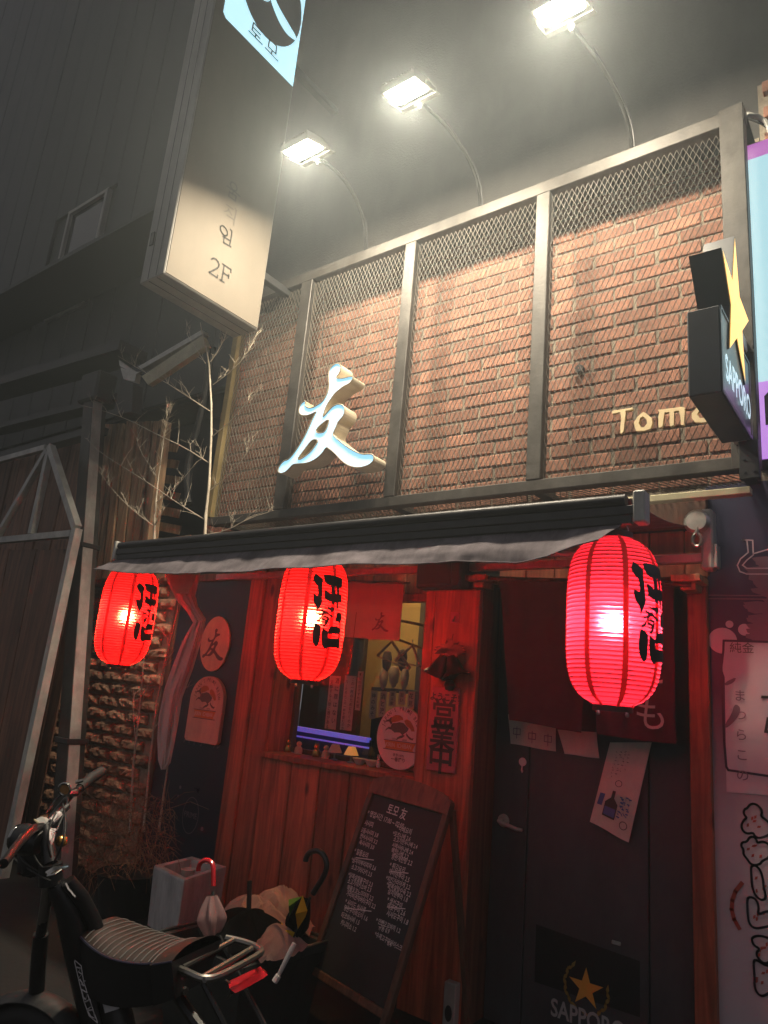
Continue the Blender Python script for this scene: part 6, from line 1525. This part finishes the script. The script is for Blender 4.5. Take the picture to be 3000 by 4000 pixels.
for x, y, s_, z_ in ((650,440,'토모 友',.075),(490,468,'* 영업시간 17:00 ~ 02:00',.044),(450,540,'* 사시미',.040),(425,602,'*모듬사시미 3.8',.036),(430,652,'연어사시미 3.2',.036),(425,703,'육사시미 3.0',.036),(382,778,'* 일품요리',.040),(360,845,'*삼치아부리피자 2.6',.036),(360,907,'소고기타다키 2.5',.036),(335,966,'*닭목살철불구이 2.3',.036),(330,1018,'소고기야키소바 2.3',.036),(325,1070,'해물오꼬노미야끼 2.2',.036),(320,1118,'가리비관자버터구이 2.2',.036),(310,1185,'* 사이드 식사류',.038),(300,1238,'명란구이와오이 1.6',.036),(280,1292,'타코와사비 1.5',.036),(275,1352,'카니미소 1.2',.036),
    (725,588,'* 나베요리',.040),(695,635,'*모츠나베 2.6',.036),(700,683,'소고기만두나베 2.4',.034),(690,728,'시메사바나베 2.4',.034),(685,772,'백합나베 2.2',.038),(685,824,'명란계란탕 2.2',.038),(670,888,'* 튀김요리',.040),(665,942,'에비덴뿌라 2.5',.038),(640,996,'*치킨가라아게 2.2',.036),(645,1048,'*닭목살탕수육 2.2',.036),(655,1105,'갈치덴뿌라 1.8',.036),(650,1172,'* 생선구이',.038),(650,1225,'메로구이 2.6',.038),(645,1282,'시샤모구이 1.8',.038),(560,1338,'* 안뺀오꼬바끼 1.2',.034),(580,1392,'규동 0.9',.036),(550,1448,'*수제고구마아이스크림',.034),(650,1522,'0.4',.036)):
    ltext(s_, x, y, z_)
for (x0_, y0_l, x1_, y1_l) in ((395, 805, 540, 825), (680, 918, 820, 932), (310, 1212, 520, 1240), (650, 1205, 795, 1220)):
    stroke(b, fM, [mp_(1200+x0_/2.0737, 2962+y0_l/2.0737), mp_(1200+x1_/2.0737, 2962+y1_l/2.0737)], .004, d=.0015)
b.build('chalk_lettering', M['chalk'], t)
# small pale post box at the foot of the pillar
q0, q1 = PY(1738, 3830, 3.40), PY(1784, 3835, 3.40)
t = thing('cable_box', 'narrow pale metal box with dark oval at the foot of the pillar', 'box', (q0.x, 3.40, .06))
b = MB(); b.bbox((q0.x, 3.395, .0601), (q1.x, 3.44, q0.z), .004); b.build('case', M['palesteel'], t)
fX = Fr(((q0.x+q1.x)/2, 3.395, q0.z-.13)); flat('dark_oval', fX, [[circ(0, 0, .020, .035, 20)]], M['darksteel'], t, d=.002)
# ---------------------------------------------------------------- electric bicycle
t = thing('electric_bicycle', 'black electric bicycle with ribbed brown seat and silver rear rack parked before the planter', 'bicycle', (-2.2, 1.6, 0))
def b5(u, v, Y): return PY(u/1.508, 2950+v/1.508, Y)
b = MB(); b.tube([b5(292, 715, 1.40), b5(270, 880, 1.42), b5(240, 1060, 1.45)], .017, 10); b.tube([b5(240, 1055, 1.45), b5(222, 1270, 1.48), b5(205, 1600, 1.52)], .024, 10); fk = b.build('fork', M['blackpaint'], t)
b = MB(); b.tube([b5(288, 730, 1.40), b5(268, 885, 1.42), b5(242, 1052, 1.45)], .0175, 10); b.build('stanchion', M['alloy'], fk)
wc = b5(190, 1660, 1.50); wa = Vector((-.33, .94, 0)).normalized(); wd = Vector((.94, .33, 0)).normalized()
def torus(b, c, R_, r_, n1=36, n2=10):
    for i in range(n1):
        for j in range(n2):
            pass
    o = len(b.v)
    for i in range(n1):
        a = 2*math.pi*i/n1; d = wd*math.cos(a)+Vector((0, 0, 1))*math.sin(a)
        for j in range(n2):
            q = 2*math.pi*j/n2; b.v.append(c+d*(R_+r_*math.cos(q))+wa*r_*math.sin(q))
    for i in range(n1):
        for j in range(n2): b.f.append([o+i*n2+j, o+((i+1) % n1)*n2+j, o+((i+1) % n1)*n2+(j+1) % n2, o+i*n2+(j+1) % n2])
    b.smooth = True
def bike_wheel(c):
    b = MB(); torus(b, c, .225, .045); w = b.build('wheel', M['rubber'], t)
    b = MB(); torus(b, c, .180, .014); b.build('rim', M['rustorange'], w)
    b = MB()
    for k in range(10):
        a = 2*math.pi*k/10; b.tube([c, c+(wd*math.cos(a)+Vector((0, 0, 1))*math.sin(a))*.17], .006, 5)
    b.build('spokes', M['alloy'], w)
    b = MB(); b.lathe([(.0, -.05), (.05, -.045), (.05, .045), (.0, .05)], c, 18, axis=wa); b.build('hub', M['alloy'], w)
wc.z = .272; bike_wheel(wc); rc = wc+wd*1.02; rc.z = .272; bike_wheel(rc)
b = MB()
def fend(c, a0, a1, R_):
    def fn(u, v):
        a = R(a0+(a1-a0)*u); d = wd*math.cos(a)+Vector((0, 0, 1))*math.sin(a); return c+d*(R_-.02*(2*v-1)**2)+wa*(v-.5)*.10
    b.grid(fn, 24, 6); b.grid(lambda u, v: fn(u, v)-Vector((0, 0, .003)), 24, 6)
fend(wc, 40, 150, .295); b.build('fender', M['blackplastic'], t)
b = MB(); fend(rc, 20, 140, .295); b.build('fender', M['blackpaint'], t)
# frame
head = b5(300, 640, 1.40)
b = MB(); b.tube([head, b5(300, 760, 1.41)], .036, 12); b.build('head_tube', M['blackpaint'], t)
b = MB(); b.tube([b5(330, 760, 1.42), b5(400, 900, 1.46), b5(455, 1120, 1.52), b5(520, 1380, 1.58), b5(600, 1680, 1.62)], [.030, .038, .044, .046, .046], 14); dt = b.build('down_tube', M['blackpaint'], t)
b = MB(); b.tube([b5(400, 740, 1.43), b5(480, 840, 1.48), b5(540, 960, 1.53), b5(590, 1090, 1.57), b5(620, 1280, 1.60), b5(690, 1520, 1.63), b5(720, 1650, 1.64)], [.022, .024, .025, .028, .040, .046, .046], 12); b.build('main_tube', M['blackpaint'], t)
for k, (u0, v0) in enumerate(((613, 1395), (648, 1478))):
    Y_ = 1.555; b = MB(); P4_ = [b5(u0-47, v0-28, Y_), b5(u0+28, v0-48, Y_), b5(u0+46, v0+18, Y_), b5(u0-30, v0+42, Y_)]
    b.prism(P4_, (0, .006, 0)); b.build('sticker', M['battery'], t)
b = MB()
def bst(pts, Y, r_=.0016): b.tube([b5(u, v, Y) for u, v in pts], r_, 4)
Y_ = 1.50
bst([(428, 1165), (442, 1210), (478, 1240), (492, 1330), (520, 1420), (545, 1490), (575, 1575)], 1.50); bst([(428, 1165), (445, 1240), (470, 1350), (495, 1450), (525, 1535), (575, 1578)], 1.50)
for pts in ([(450, 1250), (475, 1255), (462, 1275), (482, 1290), (465, 1310)], [(470, 1320), (495, 1360), (478, 1350), (500, 1330)], [(480, 1380), (515, 1400), (505, 1440), (490, 1425), (480, 1380)], [(500, 1455), (530, 1440), (540, 1480), (512, 1500)], [(515, 1505), (548, 1500), (560, 1550), (535, 1540), (515, 1505)]): bst(pts, 1.498, .0022)
bst([(388, 755), (398, 775), (405, 790), (420, 805), (430, 820), (445, 835)], 1.40, .003)
b.build('frame_lettering', M['greyprint'], t)
b = MB(); b.tube([b5(700, 1470, 1.62), b5(790, 1410, 1.64), b5(880, 1360, 1.68), b5(985, 1305, 1.72)], .022, 10); b.tube([b5(985, 1330, 1.72), rc], .018, 8); b.tube([b5(720, 1650, 1.64), rc], .02, 8); b.build('rear_stay', M['blackpaint'], t)
# seat
SF = [(640, 1000), (690, 960), (900, 985), (1180, 1080)]
topL = [(645, 1010), (740, 1105), (860, 1185), (930, 1205), (1050, 1155), (1190, 1105)]
def seat_fn(u, v):      # u along the seat, v across (0 near the camera)
    zt_ = .80; ctr = PZ(410, 3590, .80)*(1-u)+PZ(775, 3690, .80)*u
    ax = (PZ(775, 3690, .80)-PZ(410, 3590, .80)).normalized(); sd = Vector((-ax.y, ax.x, 0))
    w = .075+.055*math.sin(math.pi*min(1, .15+u*.85)) if u < .8 else .125
    vv = (v-.5)*2; p = ctr-sd*(-vv)*w; p.z = .80-.022*math.sin(math.pi*u)+.025*max(0, u-.75)*4*.6-.030*abs(vv)**3
    return p
b = MB(); b.grid(seat_fn, 30, 14)
def skirt(u, v):
    p = seat_fn(u, 0); return p+Vector((.0, .035*v, -.16*v*(1-.35*u)))
def skirt2(u, v): p = seat_fn(u, 1); return p+Vector((.0, -.035*v, -.16*v*(1-.35*u)))
st = b.build('seat', M['seat'], t)
b = MB(); b.grid(skirt, 30, 4); b.grid(skirt2, 30, 4); b.grid(lambda u, v: skirt(0, v)*(1-u)+skirt2(0, v)*u, 8, 4); b.grid(lambda u, v: skirt(1, v)*(1-u)+skirt2(1, v)*u, 8, 4); b.build('seat_side', M['blackplastic'], t)
for k in range(13):
    u = .06+k*.062; b = MB(); b.tube([seat_fn(u+.012*math.sin(math.pi*j/10), j/10*.96+.02)+Vector((0, 0, .002)) for j in range(11)], .0021, 5); b.build('seat_rib', M['ribgrey'], st)
b = MB(); b.tube([seat_fn(j/24, .0)+Vector((0, 0, .001)) for j in range(25)], .0035, 6); b.build('seat_piping', M['bluefilm'], st)
# rack
RK = M['alloy']
def rz(u, v, z=.755): return PZ(u/1.508, 2950+v/1.508, z)
rk = thing('x', None, None) if False else None
b = MB(); b.tube([tuple(p) for p in smooth([tuple(rz(*p)) for p in ((990, 1232), (1100, 1275), (1205, 1325), (1300, 1300), (1530, 1175), (1545, 1150), (1500, 1120), (1400, 1090), (1290, 1068))], 2, closed=False)], .0105, 8); rck = b.build('rack', RK, t)
for p_, q_ in (((1075, 1252), (1370, 1092)), ((1188, 1312), (1482, 1140))):
    b = MB(); b.tube([rz(*p_), rz(*q_)], .009, 8); b.build('rack_bar', RK, rck)
b = MB(); b.tube([tuple(p) for p in smooth([tuple(p) for p in (rz(990, 1232), rz(972, 1262, .74), rz(975, 1330, .70), rz(1000, 1350, .69), rz(1130, 1405, .69))], 1, closed=False)], .011, 8); b.build('rack_leg', RK, rck)
b = MB(); b.tube([rz(1205, 1325), rz(1195, 1340, .74), rc+Vector((0, -.06, .05))], .008, 6); b.tube([rz(1290, 1068), rc+Vector((0, .06, .05))], .008, 6); b.build('rack_leg', M['blackpaint'], rck)
b = MB(); b.prism([rz(*p, .70) for p in ((1345, 1332), (1500, 1258), (1535, 1245), (1545, 1265), (1520, 1285), (1400, 1350), (1350, 1372))], (0.008, .02, -.016)); b.build('tail_light', M['redlens'], t)
b = MB(); b.tube([rz(1352, 1345, .70), rz(1330, 1330, .70)], .005, 5); b.tube([rz(1365, 1400, .68), rz(1340, 1430, .66)], .005, 5); b.build('lamp_bracket', M['alloy'], t)
b = MB(); q = rz(1022, 1412, .66); b.bbox(q-Vector((.012, .012, .004)), q+Vector((.012, .012, .004)), .002); b.build('reflector', M['rustorange'], t)
# handlebar and controls
hb = MB(); hb.tube([b5(20, 640, 1.12), b5(110, 520, 1.22), b5(200, 430, 1.33), b5(262, 420, 1.42), b5(330, 340, 1.50), b5(420, 230, 1.58), b5(480, 190, 1.64)], .0135, 10); hb_ = hb.build('handlebar', M['blackpaint'], t)
b = MB(); b.tube([b5(470, 195, 1.63), b5(530, 140, 1.70), b5(600, 95, 1.77)], [.017, .021, .020], 12); b.build('grip', M['rubber'], hb_)
b = MB(); b.tube([b5(262, 425, 1.40), b5(280, 520, 1.40), b5(298, 640, 1.40)], .022, 10); b.build('stem', M['blackpaint'], t)
b = MB(); b.tube([b5(255, 438, 1.40), b5(400, 300, 1.50)], .011, 8); ac = b.build('accessory_bar', M['blackplastic'], t)
b = MB(); b.tube([b5(300, 395, 1.425), b5(350, 348, 1.462)], .0125, 8); b.build('white_tag', M['kwhite'], ac)
b = MB(); c_ = b5(380, 202, 1.52); fr_ = Fr(c_, CR, CU)
pts = [fr_.p(.021*math.cos(a), .022*math.sin(a)) for a in [i*2*math.pi/18 for i in range(19)]]; b.tube(pts, .0045, 7, cap=False); b.tube([b5(365, 228, 1.52), b5(410, 225, 1.55), b5(450, 222, 1.58)], [.008, .010, .013], 8); b.build('shifter', M['chrome'], hb_)
flat('shifter_disc', fr_, [[circ(0, 0, .019)]], M['ochre'], hb_, d=.0)
b = MB(); b.tube([b5(445, 160, 1.6), b5(490, 148, 1.62)], .007, 6); b.build('clamp', M['alloy'], hb_)
b = MB(); b.tube([b5(270, 345, 1.43), b5(330, 260, 1.5), b5(360, 235, 1.52)], .0035, 5); b.tube([b5(400, 240, 1.55), b5(395, 300, 1.5), b5(330, 450, 1.42)], .0035, 5); b.build('brake_hose', M['blackpaint'], hb_)
b = MB(); P4_ = [b5(200, 380, 1.39), b5(243, 362, 1.41), b5(270, 385, 1.41), b5(242, 415, 1.39)]; b.prism(P4_, (0, .02, -.004)); ds = b.build('display', M['palesteel'], hb_)
b = MB(); b.tube([b5(203, 380, 1.386), b5(240, 412, 1.386)], .003, 5); b.build('display_edge', M['yellow'], ds)
for k_, (pa, pb, pc_) in enumerate((((330, 340), (250, 470), (300, 600)), ((120, 510), (60, 600), (250, 700)), ((200, 430), (150, 590), (280, 690)), ((370, 290), (420, 480), (310, 640)), ((60, 590), (190, 700), (300, 740)))):
    A_, B__, C_ = b5(*pa, 1.40+.02*k_), b5(*pb, 1.33), b5(*pc_, 1.38); b = MB(); b.tube([A_*(1-q)**2+B__*2*q*(1-q)+C_*q*q for q in [i/12 for i in range(13)]], .0032, 5); b.build('cable', M['rubber'], hb_)
# head lamp in its black cover
b = MB(); c_ = b5(165, 500, 1.36); b.lathe([(.0, -.05), (.036, -.045), (.046, -.02), (.048, .02), (.042, .04), (.0, .04)], c_, 20, axis=(-.85, -.45, .1)); b.build('headlamp', M['blackpaint'], t)
b = MB(); b.lathe([(.0, .038), (.034, .042), (.038, .05), (.040, .045)], c_, 20, axis=(-.85, -.45, .1)); b.build('headlamp_glass', M['chrome'], t)
b = MB(); rr = random.Random(8); b.lathe([(.0, -.08), (.04, -.07), (.055, -.03), (.052, .05), (.035, .07), (.0, .08)], b5(215, 560, 1.43), 18); b.v = [p+Vector((rr.uniform(-.006, .006), rr.uniform(-.006, .006), rr.uniform(-.006, .006))) for p in b.v]; b.build('bag', M['blackplastic'], t)
b = MB(); P4_ = [b5(290, 430, 1.40), b5(326, 432, 1.42), b5(302, 545, 1.40), b5(292, 500, 1.39)]; b.prism(P4_, (0, .004, 0)); tg = b.build('paper_tag', M['kwhite'], t)
fr_ = Fr(b5(309, 452, 1.388), CR, CU); b = MB(); text(b, fr_, '카드', 0, 0, .016, d=.001, rot=-1.3); b.build('lettering', M['redprint'], tg)
b = MB(); b.tube([b5(275, 705, 1.30), b5(320, 672, 1.32), b5(400, 655, 1.36)], [.010, .009, .003], 7); b.tube([b5(280, 712, 1.30), b5(330, 700, 1.31), b5(360, 675, 1.33)], .004, 6); b.build('brake_lever', M['chrome'], hb_)
b = MB(); c_ = b5(360, 505, 1.45); b.lathe([(.0, .016), (.012, .014), (.018, .004), (.018, -.01)], c_, 12, axis=(0, -1, .3)); b.tube([b5(335, 520, 1.44), c_, b5(388, 520, 1.47)], .007, 7); b.build('bell', M['goldfig'], t)
b = MB(); b.tube([b5(-30, 680, 1.08), b5(20, 615, 1.15), b5(100, 510, 1.22), b5(125, 470, 1.26)], .005, 6); b.build('brake_lever', M['alloy'], hb_)
# ================================================================== haze added for the veiling glow around the lamps
b = MB(); b.box((-42, -42, -1), (42, 42, 18.5))
hm = bpy.data.materials.new('glow_haze'); hm.use_nodes = True; hn = hm.node_tree; hn.nodes.remove(hn.nodes['Principled BSDF'])
pv = hn.nodes.new('ShaderNodeVolumePrincipled'); pv.inputs['Color'].default_value = (.86, .96, 1.0, 1); pv.inputs['Density'].default_value = HAZE; pv.inputs['Anisotropy'].default_value = .70
hn.links.new(pv.outputs[0], hn.nodes['Material Output'].inputs['Volume'])
b.build('haze', hm, kind='stuff')
